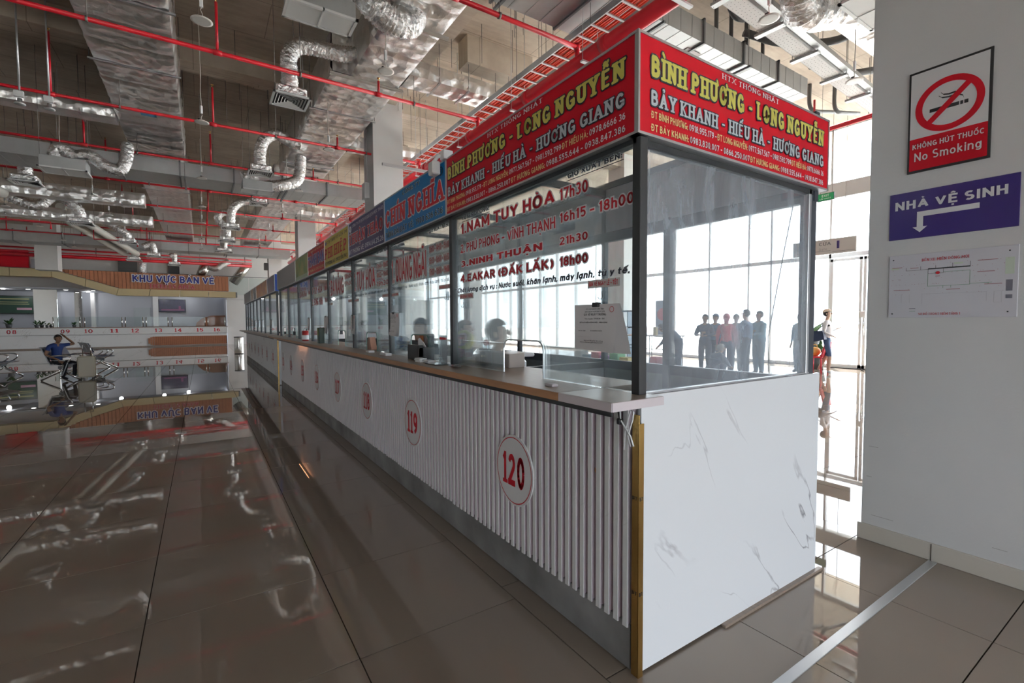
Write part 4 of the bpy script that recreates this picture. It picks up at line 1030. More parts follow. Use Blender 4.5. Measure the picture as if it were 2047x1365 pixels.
line(gs, 'Gate', fgx, 6.86, 6.64, 3.485, .075, mat('gate_lgrey', (.3, .3, .3), .5), .11)
part('numeral', MB().box(gxx - .003, gxx, 6.32, 6.385, 3.50, 3.72), M_navy, gs)
part('rule', MB().box(gxx - .003, gxx, 5.92, 6.50, 3.415, 3.425).box(gxx - .003, gxx, 6.55, 7.5, 3.455, 3.465), mat('gate_grey', (.16, .17, .18), .5), gs)
part('wire', MB().tube([(gxx + .03, 6.2, 3.79), (gxx + .03, 6.2, CZ)], .006, 4), M_rod, gs)
part('wire', MB().tube([(gxx + .03, 7.3, 3.79), (gxx + .03, 7.3, CZ)], .006, 4), M_rod, gs)

# ================================================================ SPRINKLER AND FIRE PIPES
ZP = 5.60
PY = [5.62, 8.72, 11.87, 14.78, 17.9, 21.06, 24.05, 27.0, 29.85, 32.8]
ordn = ['first', 'second', 'third', 'fourth', 'fifth', 'sixth', 'seventh', 'eighth', 'ninth', 'tenth']
for k, y in enumerate(PY):
    x0 = -8.5 if k else 2.5
    t = thing('sprinkler_pipe', 'thin red sprinkler pipe running across the hall, %s from the viewer' % ordn[k], 'pipe', (x0, y, ZP))
    part('main', MB().tube([(x0, y, ZP), (4.90, y, ZP)], .034 if k < 2 else .03, 8), M_pipe, t)
    part('drop', MB().tube([(4.885, y, ZP), (4.885, y, 5.40)], .034, 8).tube([(4.885, y, ZP - .05), (4.885, y, ZP + .05)], .045, 8), M_pipe, t)
    xr = [0.315, 2.82, 5.25, -2.17, -4.62, -7.1]
    for j, x in enumerate(xr):
        if x < x0 or x > 4.8: continue
        top = ZP + .24 if j == 1 else (6.36 if j == 0 else (6.7 if (j + k) % 2 else 6.2))
        r = part('riser', MB().tube([(x, y, ZP), (x, y, top)], .022, 6).tube([(x - .06, y, ZP), (x + .06, y, ZP)], .044, 8), M_pipe, t)
        part('sprinkler_head', MB().tube([(x, y, top), (x, y, top + .05)], .01, 6).lathe([(.0, .06), (.03, .055), (.03, .05), (0, .048)], (x, y, top), 8), M_brass, r)
    for x in (-1.2, 1.5, 3.5):
        if x > x0: part('hanger_rod', MB().tube([(x, y, ZP), (x, y, CZ)], .006, 4).tube([(x - .015, y, ZP), (x + .015, y, ZP)], .045, 8), M_rod, t)
bp_ = thing('fire_main', 'thick red fire main running above the booth row', 'pipe', (4.885, -6, 5.345))
part('pipe', MB().tube([(4.885, -6, 5.345), (4.885, 34, 5.345)], .105, 16), M_pipe, bp_)
for k, y in enumerate([1.2, 3.4, 5.0, 6.9, 9.0, 11.4, 13.6, 16, 18.5, 21, 24, 27, 30]):
    part('coupling', MB().tube([(4.885, y - .06, 5.345), (4.885, y + .06, 5.345)], .125, 16), M_pipe, bp_)
    part('bracket', MB().box(4.72, 5.05, y + .3, y + .36, 5.21, 5.235).tube([(4.74, y + .33, 5.22), (4.74, y + .33, CZ)], .006, 4).tube([(5.03, y + .33, 5.22), (5.03, y + .33, CZ)], .006, 4), M_alu, bp_)
fr_ = thing('fire_pipe', 'red pipe running along the facade beyond the booths', 'pipe', (11, 0, 5.4))
part('pipe', MB().tube([(11.0, -3, 5.4), (11.0, 30, 5.4)], .05, 8), M_pipe, fr_)
part('riser', MB().tube([(11.0, 5.05, 4.35), (11.0, 5.05, 6.1)], .022, 6).tube([(11.0, 5.05, 4.36), (11.0, 5.9, 4.56)], .014, 6), M_pipe, fr_)
for i, (z, r, y) in enumerate(((5.22, .10, 36.2), (5.62, .05, 36.4), (5.38, .035, 36.0))):
    t = solid('fire_pipe', MB().tube([(-12, y, z), (2.9, y, z)], r, 10), M_pipe, ['thick red pipe along the far wall above the ticket hall sign', 'upper thin red pipe along the far wall', 'thin red pipe just above the thick one along the far wall'][i], 'pipe')
    for x in (-10, -7.5, -5, -2.5, 0, 2.5): part('hanger_rod', MB().tube([(x, y, z), (x, y, CZ)], .01, 4), M_rod, t)
# stepped red branch at the left
for i, (x0, x1, y, za, zb) in enumerate(((-5.2, -3.8, 20.05, 5.4, 4.55), (-3.6, -2.2, 25.7, 5.4, 4.9))):
    solid('branch_pipe', MB().tube([(x0, y - .01, 5.4), (x0, y - .01, zb), (x1, y - .01, zb), (x1, y - .01, zb - .2)], .028, 6), M_pipe, ['stepped red branch pipe dropping below the sixth sprinkler pipe at left', 'stepped red branch pipe dropping below the eighth sprinkler pipe at left'][i], 'pipe')

# cable ladder with red cables
cl_ = thing('cable_ladder', 'long cable ladder carrying bundled orange red cables above the booths', 'cable tray', (5, -6, 5.5))
XL, XR = 4.79, 5.24
part('side_rail', MB().box(XL, XL + .02, -6, 34, 5.70, 5.80), M_alu, cl_)
part('side_rail', MB().box(XR - .02, XR, -6, 34, 5.70, 5.80), M_alu, cl_)
k = 0; y = -2.0
while y < 33.5:
    part('rung', MB().box(XL + .02, XR - .02, y, y + .035, 5.70, 5.72), M_alu, cl_); y += .30
cb = MB()
random.seed(5)
for j in range(8):
    x = XL + .08 + j * .036
    cb.tube([(x + .015 * math.sin(yy * 1.3 + j), yy, 5.74 + .012 * (j % 2) + .008 * math.sin(yy * 2.1 + j)) for yy in [v * .8 - 4 for v in range(46)]], .019, 6)
part('cable_bundle', cb, M_orcab, cl_)
part('cover_strip', MB().box(XR + .03, XR + .20, -6, 34, 5.66, 5.68), M_white, cl_)
for y in (1.5, 3.3, 5.2, 7.1, 9.2, 11.5, 14, 17, 20, 24): part('hanger_rod', MB().tube([(XL - .02, y, 5.7), (XL - .02, y, CZ)], .006, 4).tube([(XR + .02, y, 5.7), (XR + .02, y, CZ)], .006, 4), M_rod, cl_)

# ================================================================ DUCTS
def quilt(x0, x1, y0, y1, z0, z1, band=.74, cell=.30, res=.05, seed=1):
    """foil wrapped box duct along Y; dimpled faces with strap bands pressed in"""
    rnd = random.Random(seed); mb = MB()
    def disp(a, b, key):
        # pins on a staggered grid
        best = 9; ci = math.floor(a / cell); cj = math.floor(b / cell)
        for i in (ci - 1, ci, ci + 1):
            for j in (cj - 1, cj, cj + 1):
                rr = random.Random((i * 7349 + j * 911 + key) & 0xffff)
                px = (i + .5 + rr.uniform(-.1, .1)) * cell; py = (j + .5 + .25 * (i % 2) + rr.uniform(-.1, .1)) * cell
                d = math.hypot(a - px, b - py)
                if d < best: best = d
        d = .034 * (1 - math.exp(-best / .06))
        s = (a / band) % 1.0; s = min(s, 1 - s) * band
        d -= .042 * math.exp(-(s / .045) ** 2)
        d += .006 * math.sin(a * 9 + b * 5) + .005 * math.sin(a * 21 - b * 17 + key)
        return d
    ny = max(2, int((y1 - y0) / res))
    def face(fn, blen, key):
        nb = max(2, int(blen / res)); vs = []
        for i in range(ny + 1):
            a = y0 + (y1 - y0) * i / ny
            for j in range(nb + 1):
                b = blen * j / nb
                e = min(b, blen - b); k_ = min(1, e / .06)
                vs.append(fn(a, b, disp(a, b, key) * k_ + .0))
        fs = [(i * (nb + 1) + j, (i + 1) * (nb + 1) + j, (i + 1) * (nb + 1) + j + 1, i * (nb + 1) + j + 1) for i in range(ny) for j in range(nb)]
        mb.add(vs, fs, True)
    face(lambda a, b, d: (x0 + b, a, z0 - d), x1 - x0, seed)
    face(lambda a, b, d: (x0 - d, a, z0 + b), z1 - z0, seed + 50)
    face(lambda a, b, d: (x1 + d, a, z0 + b), z1 - z0, seed + 90)
    mb.box(x0, x1, y0, y1, z1 - .01, z1)
    mb.add([(x0, y0, z0), (x1, y0, z0), (x1, y0, z1), (x0, y0, z1)], [(0, 1, 2, 3)])
    mb.add([(x0, y1, z0), (x1, y1, z0), (x1, y1, z1), (x0, y1, z1)], [(0, 1, 2, 3)])
    return mb
def straps(t, x0, x1, ys, z0, zt=CZ):
    for y in ys:
        part('strap_bar', MB().box(x0 - .08, x1 + .08, y - .02, y + .02, z0 - .035, z0 - .008), M_galvd if False else M_alu, t)
        part('hanger_rod', MB().tube([(x0 - .06, y, z0 - .04), (x0 - .06, y, zt)], .006, 4), M_rod, t)
        part('hanger_rod', MB().tube([(x1 + .06, y, z0 - .04), (x1 + .06, y, zt)], .006, 4), M_rod, t)
d1 = thing('insulated_duct', 'broad foil-quilted air duct hanging on the left of the ceiling', 'duct', (-.9, 4, 6.1))
part('duct_body', quilt(-1.46, -.28, 4.0, 16.6, 6.10, 6.80, seed=3), M_foil, d1)
part('label', MB().box(-1.0, -.72, 13.3, 13.45, 6.062, 6.066), mat('blue_label', (.1, .35, .6), .5), d1)
straps(d1, -1.46, -.28, (6.6, 8.9, 11.1, 13.3), 6.10)
d1b = thing('insulated_duct', 'continuation of the left foil duct beyond the grey cross duct', 'duct', (-.9, 17, 6.1))
part('duct_body', quilt(-1.46, -.28, 17.3, 33, 5.95, 6.6, res=.11, band=.9, seed=4), M_foil, d1b)
straps(d1b, -1.46, -.28, (20, 23, 26), 5.95)
d2 = thing('insulated_duct', 'bright foil-quilted air duct above the aisle beside the booths', 'duct', (2.8, 4, 6.1))
part('duct_body', quilt(2.48, 3.40, 5.2, 9.3, 6.10, 6.80, seed=7, cell=.36), M_foil, d2)
part('duct_body', quilt(2.15, 3.42, 9.3, 16.3, 6.10, 6.85, seed=9, cell=.30), M_foil, d2)
part('seam_bar', MB().box(2.1, 3.5, 9.27, 9.33, 6.03, 6.075), M_cord, d2)
part('seam_bar', MB().box(2.44, 3.5, 7.17, 7.22, 6.03, 6.075), M_cord, d2)
straps(d2, 2.15, 3.42, (11.1, 13.1, 15.2), 6.10)
d2b = thing('insulated_duct', 'farther half of the bright foil duct beyond the grey cross duct', 'duct', (2.8, 17, 6.1))
part('duct_body', quilt(2.1, 3.42, 17.3, 33, 5.95, 6.6, res=.11, band=.9, seed=11), M_foil, d2b)
straps(d2b, 2.1, 3.42, (20, 23, 26), 5.95)
def xduct(name, label, x0, x1, y0, y1, z0, z1, m, group=None, seed=1):
    t = thing(name, label, 'duct', (x0, y0, z0))
    q = quilt(y0, y1, x0, x1, z0, z1, seed=seed, res=.08)
    q.v = [(b, a, c) for a, b, c in q.v]
    part('duct_body', q, m, t)
    for x in (x0 + .6, (x0 + x1) / 2, x1 - .6):
        part('hanger_rod', MB().tube([(x, y0 - .02, z0), (x, y0 - .02, CZ)], .006, 4), M_rod, t)
        part('strap_bar', MB().box(x - .02, x + .02, y0 - .05, y1 + .05, z0 - .03, z0 - .005), M_alu, t)
    return t
xduct('branch_duct', 'foil branch duct leaving the bright duct toward the cable ladder, nearest', 3.42, 5.9, 8.7, 9.25, 6.12, 6.42, M_foil, seed=21)
xduct('branch_duct', 'foil branch duct leaving the bright duct, second from the viewer', 3.42, 6.2, 13.0, 13.5, 6.10, 6.40, M_foil, seed=22)
xduct('branch_duct', 'foil branch duct leaving the bright duct beyond the second column', 3.42, 7.5, 18.3, 18.8, 5.95, 6.3, M_foil, seed=23)
xduct('branch_duct', 'foil branch duct leaving the bright duct, farthest', 3.42, 7.5, 21.5, 22.0, 5.95, 6.3, M_foil, seed=24)
xduct('branch_duct', 'foil branch duct entering the left foil duct from the left, nearest', -6.2, -1.48, 13.8, 14.3, 6.02, 6.28, M_foil, seed=25)
xduct('branch_duct', 'upper long foil branch duct crossing the far left ceiling', -9, -1.48, 20, 20.5, 5.35, 5.75, M_foil, seed=26)
xduct('branch_duct', 'lower long foil branch duct crossing the far left ceiling', -9.5, -1.48, 23, 23.5, 5.20, 5.55, M_foil, seed=27)
xduct('branch_duct', 'short foil branch duct at the top left corner', -3.4, -1.48, 8.9, 9.4, 6.3, 6.6, M_foil, seed=28)

def sheet_duct(name, label, x0, x1, y0, y1, z0, z1, sec=1.2):
    t = thing(name, label, 'duct', (x0, y0, z0))
    n = max(1, round((x1 - x0) / sec)); s = (x1 - x0) / n
    for k in range(n):
        a = x0 + k * s
        mb = MB().box(a + .012, a + s - .012, y0, y1, z0, z1)
        for j in range(1, 4):     # pressed stiffening ribs
            xx = a + s * j / 4
            mb.box(xx - .004, xx + .004, y0 - .004, y1 + .004, z0 - .004, z1 + .004)
        sec_ = part('duct_section', mb, M_galv, t)
        part('flange', MB().box(a - .018, a + .018, y0 - .03, y1 + .03, z0 - .03, z0).box(a - .018, a + .018, y0 - .03, y0, z0, z1 + .03).box(a - .018, a + .018, y1, y1 + .03, z0, z1 + .03).box(a - .018, a + .018, y0 - .03, y1 + .03, z1, z1 + .03), M_galvd, sec_)
        if k % 2 == 0:
            part('hanger_rod', MB().tube([(a + .1, y0 - .04, z0 - .05), (a + .1, y0 - .04, CZ)], .006, 4).tube([(a + .1, y1 + .04, z0 - .05), (a + .1, y1 + .04, CZ)], .006, 4), M_rod, sec_)
            part('support_bar', MB().box(a + .08, a + .12, y0 - .08, y1 + .08, z0 - .075, z0 - .035), M_galvd, sec_)
    return t
sheet_duct('sheet_metal_duct', 'grey sheet metal duct above the red corner signs', 3.55, 10.45, 4.93, 5.93, 5.99, 6.34, 1.15)
part('paper_label', MB().box(6.9, 7.25, 5.15, 5.35, 5.978, 5.983), M_paper, bpy.data.objects['sheet_metal_duct'])
sheet_duct('sheet_metal_duct', 'grey sheet metal duct crossing the hall at the first column', -10, 4.45, 15.05, 16.2, 5.25, 5.60, 1.25)
sheet_duct('sheet_metal_duct', 'second grey sheet metal duct crossing the hall farther back', -12, 4.45, 30.5, 31.7, 5.25, 5.75, 1.6)

# flexible foil hoses with diffusers
def smooth(pts, n=8):
    P = [Vector(p) for p in pts]; out = []
    P = [P[0] * 2 - P[1]] + P + [P[-1] * 2 - P[-2]]
    for i in range(1, len(P) - 2):
        for k in range(n):
            t = k / n
            out.append(.5 * ((2 * P[i]) + (P[i + 1] - P[i - 1]) * t + (2 * P[i - 1] - 5 * P[i] + 4 * P[i + 1] - P[i + 2]) * t * t + (3 * P[i] - P[i - 1] - 3 * P[i + 1] + P[i + 2]) * t ** 3))
    out.append(P[-2]); return out
def hose(pts, r=.13, n=14):
    S = smooth(pts, n); L = len(S)
    rr = random.Random(len(pts) * 13 + int(r * 1000))
    js = [rr.uniform(-1, 1) for _ in range(L + 1)]
    return MB().tube(S, r, 14, rfun=lambda t, i: r * (1 + (.07 if i % 2 else -.045) + .035 * js[i]))
def diffuser(t, x, y, z, s=.30, h=.16, nring=5, box=True):
    if box: part('plenum', MB().bbox(x - s * .82, x + s * .82, y - s * .82, y + s * .82, z + .03, z + .03 + h, .03), M_flex, t)
    f = part('diffuser_frame', MB().box(x - s, x + s, y - s, y - s + .035, z, z + .03).box(x - s, x + s, y + s - .035, y + s, z, z + .03).box(x - s, x - s + .035, y - s, y + s, z, z + .03).box(x + s - .035, x + s, y - s, y + s, z, z + .03), M_grille, t)
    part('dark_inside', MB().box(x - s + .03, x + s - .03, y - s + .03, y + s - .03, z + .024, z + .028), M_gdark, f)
    for k in range(nring):
        q = s - .06 - k * (s - .06) / nring
        if q < .02: break
        w = .018
        mb = MB()
        for (ax, sg) in ((0, -1), (0, 1), (1, -1), (1, 1)):
            if ax == 0: vs = [(x - q, y + sg * q, z + .004), (x + q, y + sg * q, z + .004), (x + q - w, y + sg * (q - w), z + .022), (x - q + w, y + sg * (q - w), z + .022)]
            else: vs = [(x + sg * q, y - q, z + .004), (x + sg * q, y + q, z + .004), (x + sg * (q - w), y + q - w, z + .022), (x + sg * (q - w), y - q + w, z + .022)]
            mb.add(vs, [(0, 1, 2, 3)])
        part('louvre', mb, M_grille, f)
    for (dx, dy) in ((-1, -1), (1, 1)): part('hanger_wire', MB().tube([(x + dx * s * .9, y + dy * s * .9, z + .03), (x + dx * s * .9, y + dy * s * .9, CZ)], .004, 4), M_rod, t)
def air_outlet(label, pts, x, y, z, s=.30, r=.13):
    t = thing('air_diffuser', label, 'air diffuser', (x, y, z), group=None)
    part('flexible_hose', hose(pts + [(x, y, z + .17)], r), M_flex, t)
    diffuser(t, x, y, z, s)
    return t
air_outlet('square ceiling diffuser on an arched foil hose, nearest the viewer', [(2.55, 9.0, 6.35), (2.2, 9, 6.28), (1.85, 9, 6.26), (1.52, 9, 6.20), (1.37, 9, 5.98), (1.37, 9, 5.72)], 1.37, 9.0, 5.22, .29)
air_outlet('square ceiling diffuser on an arched foil hose, second along the bright duct', [(2.2, 13, 5.9), (1.95, 13, 5.92), (1.65, 13, 6.05), (1.38, 13, 5.85), (1.28, 13, 5.5)], 1.28, 13.0, 5.02, .27, .13)
air_outlet('small square diffuser beside the left end of the grey cross duct', [(2.2, 18.4, 6.2), (1.9, 18.3, 6.2), (1.72, 18.2, 5.9)], 1.72, 18.2, 5.42, .28, .12)
air_outlet('diffuser on a bent hose hanging left of the far bright duct', [(2.2, 21, 6.2), (1.5, 21, 6.1), (1.2, 21, 5.9), (1.05, 21, 5.6)], 1.02, 21, 5.0, .32, .15)
air_outlet('stacked diffuser on a hose below the previous one, farther', [(2.2, 24, 6.1), (1.0, 24, 6.2), (.7, 24, 5.9), (1.0, 24, 5.5)], 1.0, 24, 4.95, .33, .15)
air_outlet('lowest diffuser near the tall foil drops', [(1.0, 27, 5.9), (1.0, 27, 5.6)], 1.0, 27.5, 4.92, .38, .16)
air_outlet('diffuser on a long sloping foil hose at the far left', [(-4.9, 21, 5.4), (-4.3, 21, 5.2), (-3.9, 21, 5.55), (-3.6, 21, 5.5), (-3.3, 21, 5.2)], -3.25, 21, 4.72, .33, .15)
air_outlet('second diffuser on a sloping foil hose at the far left', [(-3.2, 25, 5.5), (-2.9, 25, 5.4), (-2.5, 25, 5.1)], -2.45, 25, 4.72, .32, .15)
air_outlet('third small diffuser at the far left, before the fascia', [(-2.2, 28, 5.0), (-1.9, 28, 5.15), (-1.8, 28, 4.95)], -1.8, 28, 4.55, .3, .14)
air_outlet('square foil box diffuser high at the left edge', [(-3.68, 17, 5.62), (-3.66, 17, 5.56)], -3.65, 17.0, 5.02, .30, .14)
air_outlet('small diffuser over the terracotta fascia, left one', [(-3.2, 32, 5.2), (-2.9, 32, 5.3)], -2.9, 32, 4.75, .33, .13)
air_outlet('small diffuser over the terracotta fascia, right one', [(-1.4, 33, 5.2), (-1.2, 33, 5.3)], -1.2, 33, 4.7, .33, .13)
# linear slot grilles
def slot_grille(label, x0, x1, y0, y1, z, hosepts=None, r=.16):
    t = thing('slot_grille', label, 'air grille', ((x0 + x1) / 2, (y0 + y1) / 2, z))
    part('box_plenum', MB().bbox(x0 + .03, x1 - .03, y0 + .03, y1 - .03, z + .03, z + .26, .006), M_galv, t)
    f = part('grille_frame', MB().box(x0, x1, y0, y0 + .04, z, z + .03).box(x0, x1, y1 - .04, y1, z, z + .03).box(x0, x0 + .04, y0, y1, z, z + .03).box(x1 - .04, x1, y0, y1, z, z + .03).box((x0 + x1) / 2 - .01, (x0 + x1) / 2 + .01, y0, y1, z, z + .03), M_grille, t)
    n = max(6, int((y1 - y0) / .028))
    mb = MB()
    for k in range(n):
        y = y0 + .045 + (y1 - y0 - .09) * k / (n - 1)
        part('slat', MB().add([(x0 + .04, y - .013, z + .018), (x1 - .04, y - .013, z + .018), (x1 - .04, y + .013, z + .004), (x0 + .04, y + .013, z + .004)], [(0, 1, 2, 3)]), M_grille, f)
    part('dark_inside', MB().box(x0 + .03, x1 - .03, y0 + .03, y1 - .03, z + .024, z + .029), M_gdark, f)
    if hosepts: part('flexible_hose', hose(hosepts, r), M_flex, t)
    for (x, y) in ((x0 + .05, y0 + .05), (x1 - .05, y1 - .05)): part('hanger_wire', MB().tube([(x, y, z + .03), (x, y, CZ)], .004, 4), M_rod, t)
slot_grille('white twin slatted grille box with a fat foil hose at the top of the picture', 1.02, 1.93, 6.78, 7.24, 5.60, [(1.7, 6.95, 5.98), (1.95, 6.9, 6.2), (2.15, 6.85, 5.95), (2.45, 6.9, 5.86), (2.75, 6.95, 5.95), (2.8, 7.0, 6.2)], .20)
slot_grille('slatted grille box with a sagging hose before the grey cross duct', .92, 1.66, 13.7, 14.15, 4.80, [(.98, 13.95, 5.12), (1.15, 13.95, 5.2), (1.3, 13.95, 4.98), (1.6, 13.98, 5.02), (1.95, 14, 5.12), (2.3, 14.1, 5.35), (2.4, 14.2, 6.0)], .14)
slot_grille('slatted grille box with a sagging hose at the left', -2.78, -1.98, 13.7, 14.3, 4.72, [(-2.55, 13.95, 5.0), (-2.45, 13.9, 5.2), (-2.2, 13.9, 5.08), (-1.95, 13.85, 5.12), (-1.7, 13.8, 4.93), (-1.45, 13.8, 4.88), (-1.33, 13.8, 5.1), (-1.3, 13.9, 5.5)], .12)
slot_grille('white grille beside the foil duct above the pillar', 7.0, 8.0, 2.62, 2.96, 5.50, [(7.3, 2.8, 5.75), (7.2, 3.0, 6.0), (7.3, 3.3, 6.1)], .15)
# foil ducts at upper right
xduct('branch_duct', 'foil-wrapped duct at the upper right beside the pillar', 5.5, 14.5, 2.95, 3.52, 5.90, 6.3, M_foil, seed=31)
t = solid('foil_bend', hose([(6.6, 3.25, 5.9), (7.1, 3.4, 5.75), (7.6, 3.3, 5.85), (7.9, 3.2, 6.05)], .24), M_flex, 'fat crumpled foil bend on the duct at the upper right', 'duct')
# the two tall foil drops behind the fascia
for i, (a, b, r, l) in enumerate((((-.05, 36.9, 4.2), (.35, 36.5, 5.3), .30, 'upright silver duct rising behind the right end of the fascia, left one'), ((1.9, 38, 4.2), (2.7, 37.6, 5.4), .30, 'leaning silver duct rising behind the right end of the fascia'), ((-3.0, 36.9, 4.2), (-2.95, 36.9, 5.6), .24, 'crumpled silver duct rising behind the fascia above the title'))):
    t = solid('duct_drop', MB().tube([a, tuple((p + q) / 2 for p, q in zip(a, b)), b], r, 16), M_steel if i < 2 else M_flex, l, 'duct')
solid('duct_elbow', hose([(.35, 36.5, 5.2), (.8, 36.3, 4.95), (1.2, 36.2, 5.2), (1.6, 36.2, 5.45)], .2), M_flex, 'short silver elbow joining the leaning ducts', 'duct')

# white perforated cable tray at upper right
A = Vector((5.3, 3.84, 5.95)); B = Vector((14.5, 4.40, 5.95)); dr = (B - A).normalized(); nr = Vector((-dr.y, dr.x, 0))
wt_ = thing('perforated_tray', 'white perforated cable tray crossing the ceiling at the upper right', 'cable tray', A)
def obox(a0, a1, b0, b1, z0, z1, mb=None):
    mb = mb or MB()
    c = [A + dr * p + nr * q for p, q in ((a0, b0), (a1, b0), (a1, b1), (a0, b1))]
    return mb.add([(v.x, v.y, z0) for v in c] + [(v.x, v.y, z1) for v in c], [(0, 3, 2, 1), (4, 5, 6, 7), (0, 1, 5, 4), (1, 2, 6, 5), (2, 3, 7, 6), (3, 0, 4, 7)])
part('tray_floor', obox(0, 9.2, 0, .26, 5.95, 5.955), M_white, wt_)
part('tray_side', obox(0, 9.2, -.004, .004, 5.95, 6.03), M_white, wt_)
part('tray_side', obox(0, 9.2, .256, .264, 5.95, 6.03), M_white, wt_)
dots = MB()
for i in range(110):
    for j in range(4):
        c = A + dr * (.6 + i * .075) + nr * (.04 + j * .058 + (.01 if i % 2 else 0))
        dots.add([(c.x + .008 * math.cos(k * PI / 3), c.y + .008 * math.sin(k * PI / 3), 5.9485) for k in range(6)], [tuple(range(6))])
part('perforation', dots, M_galvd, wt_, kind='stuff')
for i in range(6):
    part('support_channel', obox(.9 + i * 1.25, 1.0 + i * 1.25, -.09, .35, 5.905, 5.945), M_galv, wt_)
    c = A + dr * (.95 + i * 1.25) - nr * .07; c2 = A + dr * (.95 + i * 1.25) + nr * .33
    part('hanger_rod', MB().tube([(c.x, c.y, 5.9), (c.x, c.y, CZ)], .006, 4).tube([(c2.x, c2.y, 5.9), (c2.x, c2.y, CZ)], .006, 4), M_rod, wt_)
part('light_casing', obox(0, 9.2, -.14, -.03, 5.98, 6.06), M_galv, wt_)
# drain pipes between slab and ducts
def poly_pipe(label, pts, r=.045): return solid('drain_pipe', MB().tube(smooth(pts, 5), r, 10), M_dpipe, label, 'pipe')
for i, x in enumerate((7.6, 8.2, 8.85, 9.6)):
    poly_pipe('vertical grey drain stub behind the sheet metal duct, %s from the left' % ordn[i], [(x, 5.1 + .1 * i, 6.45), (x, 5.1 + .1 * i, 6.8), (x, 5.1 + .1 * i, CZ - .005)], .035)
poly_pipe('grey drain pipe with a hump, left of the white tray', [(7.6, 4.9, CZ), (7.7, 4.9, 6.75), (8.0, 4.85, 6.65), (8.5, 4.6, 6.85), (9.0, 4.4, 6.8)])
poly_pipe('fat grey pipe bend crossing under the slab beside the white tray', [(8.6, 5.2, 6.8), (9.2, 4.8, 6.6), (9.9, 4.3, 6.6), (10.4, 3.9, 6.75), (11.5, 3.7, 6.7)], .07)
poly_pipe('long grey pipe passing behind the hanging lamp', [(8.4, 3.6, 6.75), (9.3, 3.6, 6.6), (9.9, 3.5, 6.6), (10.3, 3.4, 6.8)], .06)
poly_pipe('grey pipe with two bends near the pillar', [(10.5, 4.9, 6.6), (11.2, 4.6, 6.5), (12.2, 4.2, 6.7), (13.2, 4.0, 6.7)], .07)
for i, (x, y) in enumerate(((12.6, 5.9), (13.2, 5.6))):
    poly_pipe(['L-shaped grey trap pipe below the slab, left one', 'L-shaped grey trap pipe below the slab, right one'][i], [(x, y, CZ), (x, y, 6.75), (x + .1, y - .02, 6.6), (x + .3, y - .05, 6.6), (x + 1.1, y - .1, 6.75)], .045)
# pale insulated pipes at the left
for i, (a, b) in enumerate((((-6.6, 12, 5.4), (-5.3, 20, 5.3)), ((-6.1, 12, 5.4), (-4.8, 20, 5.3)), ((-4.6, 23, 5.6), (-3.2, 31, 5.0)), ((-4.1, 23, 5.6), (-2.7, 31, 5.0)))):
    solid('insulated_pipe', MB().tube([a, b], .14, 14), M_whpipe, ['pale insulated pipe at the left edge, outer one', 'pale insulated pipe at the left edge, inner one', 'pale insulated pipe sloping over the far left column, outer one', 'pale insulated pipe sloping over the far left column, inner one'][i], 'pipe')

# pendant downlights
def pendant():
    t = thing('pendant_light', 'x', 'pendant light', (0, 0, 0), group='pendant downlights on long cords')
    part('lamp_rim', MB().lathe([(.0, .035), (.055, .035), (.075, .012), (.115, .006), (.118, 0), (.092, -.004)], (0, 0, 0), 24), M_lampw, t)
    part('lamp_diffuser', MB().lathe([(.093, -.003), (.0, -.005)], (0, 0, 0), 24), M_lampd, t)
    part('lamp_clip', MB().box(-.06, -.045, -.02, .02, .03, .055).box(.045, .06, -.02, .02, .03, .055), M_black, t)
    part('driver_box', MB().bbox(-.02, .02, -.015, .015, .16, .30, .004), M_plasticw, t)
    part('cord', MB().tube([(0, 0, .03), (.012, .004, .08), (-.01, 0, .13), (0, 0, .16)], .005, 5).tube([(0, 0, .30), (.01, 0, .55), (-.006, 0, .9), (.004, 0, 1.3), (0, 0, CZ - 5.1)], .007, 5), M_cord, t)
    return t
P0 = pendant()
rows = [('middle', 0.1, [6.98, 10.45, 14.45, 17.95, 20.85, 25.0, 28.4]), ('right-hand', 2.35, [6.92, 10.65, 14.4, 17.5, 21.3, 25.1]), ('left-hand', -2.52, [14.4, 18.05, 20.95, 24.9, 27.95, 31.0]), ('far left', -5.0, [21.0, 24.7, 28.3, 30.5])]
first = True
for nm, x, ysx in rows:
    for k, y in enumerate(ysx):
        lab = 'round pendant downlight on a cord, %s from the viewer in the %s row' % (ordn[k], nm)
        if first: P0.location = (x, y, 5.1); P0['label'] = lab; first = False
        else:
            c = copy_tree(P0, (x, y, 5.1), lab); c.rotation_euler.z = random.uniform(0, 6)
for (x, y, l) in ((5.87, 3.23, 'round pendant downlight before the white perforated tray'), (8.48, 3.33, 'round pendant downlight nearest the white pillar')):
    copy_tree(P0, (x, y, 5.1), l)
# rod-hung detectors at left
for i, x in enumerate((-2.42, -2.06)):
    t = thing('smoke_detector', ['rod-hung smoke detector at the upper left, left one', 'rod-hung smoke detector at the upper left, right one'][i], 'detector', (x, 11.15, 5.1))
    part('rod', MB().tube([(x, 11.15, 5.28), (x, 11.15, CZ)], .014, 6), M_alu, t)
    part('bracket', MB().bbox(x - .07, x + .05, 11.12, 11.18, 5.20, 5.30, .005), M_plasticw, t)
    part('head', MB().lathe([(0, .10), (.03, .10), (.035, .03), (.07, .02), (.072, .0), (.03, -.015), (0, -.016)], (x, 11.15, 5.08), 16), M_galv, t)
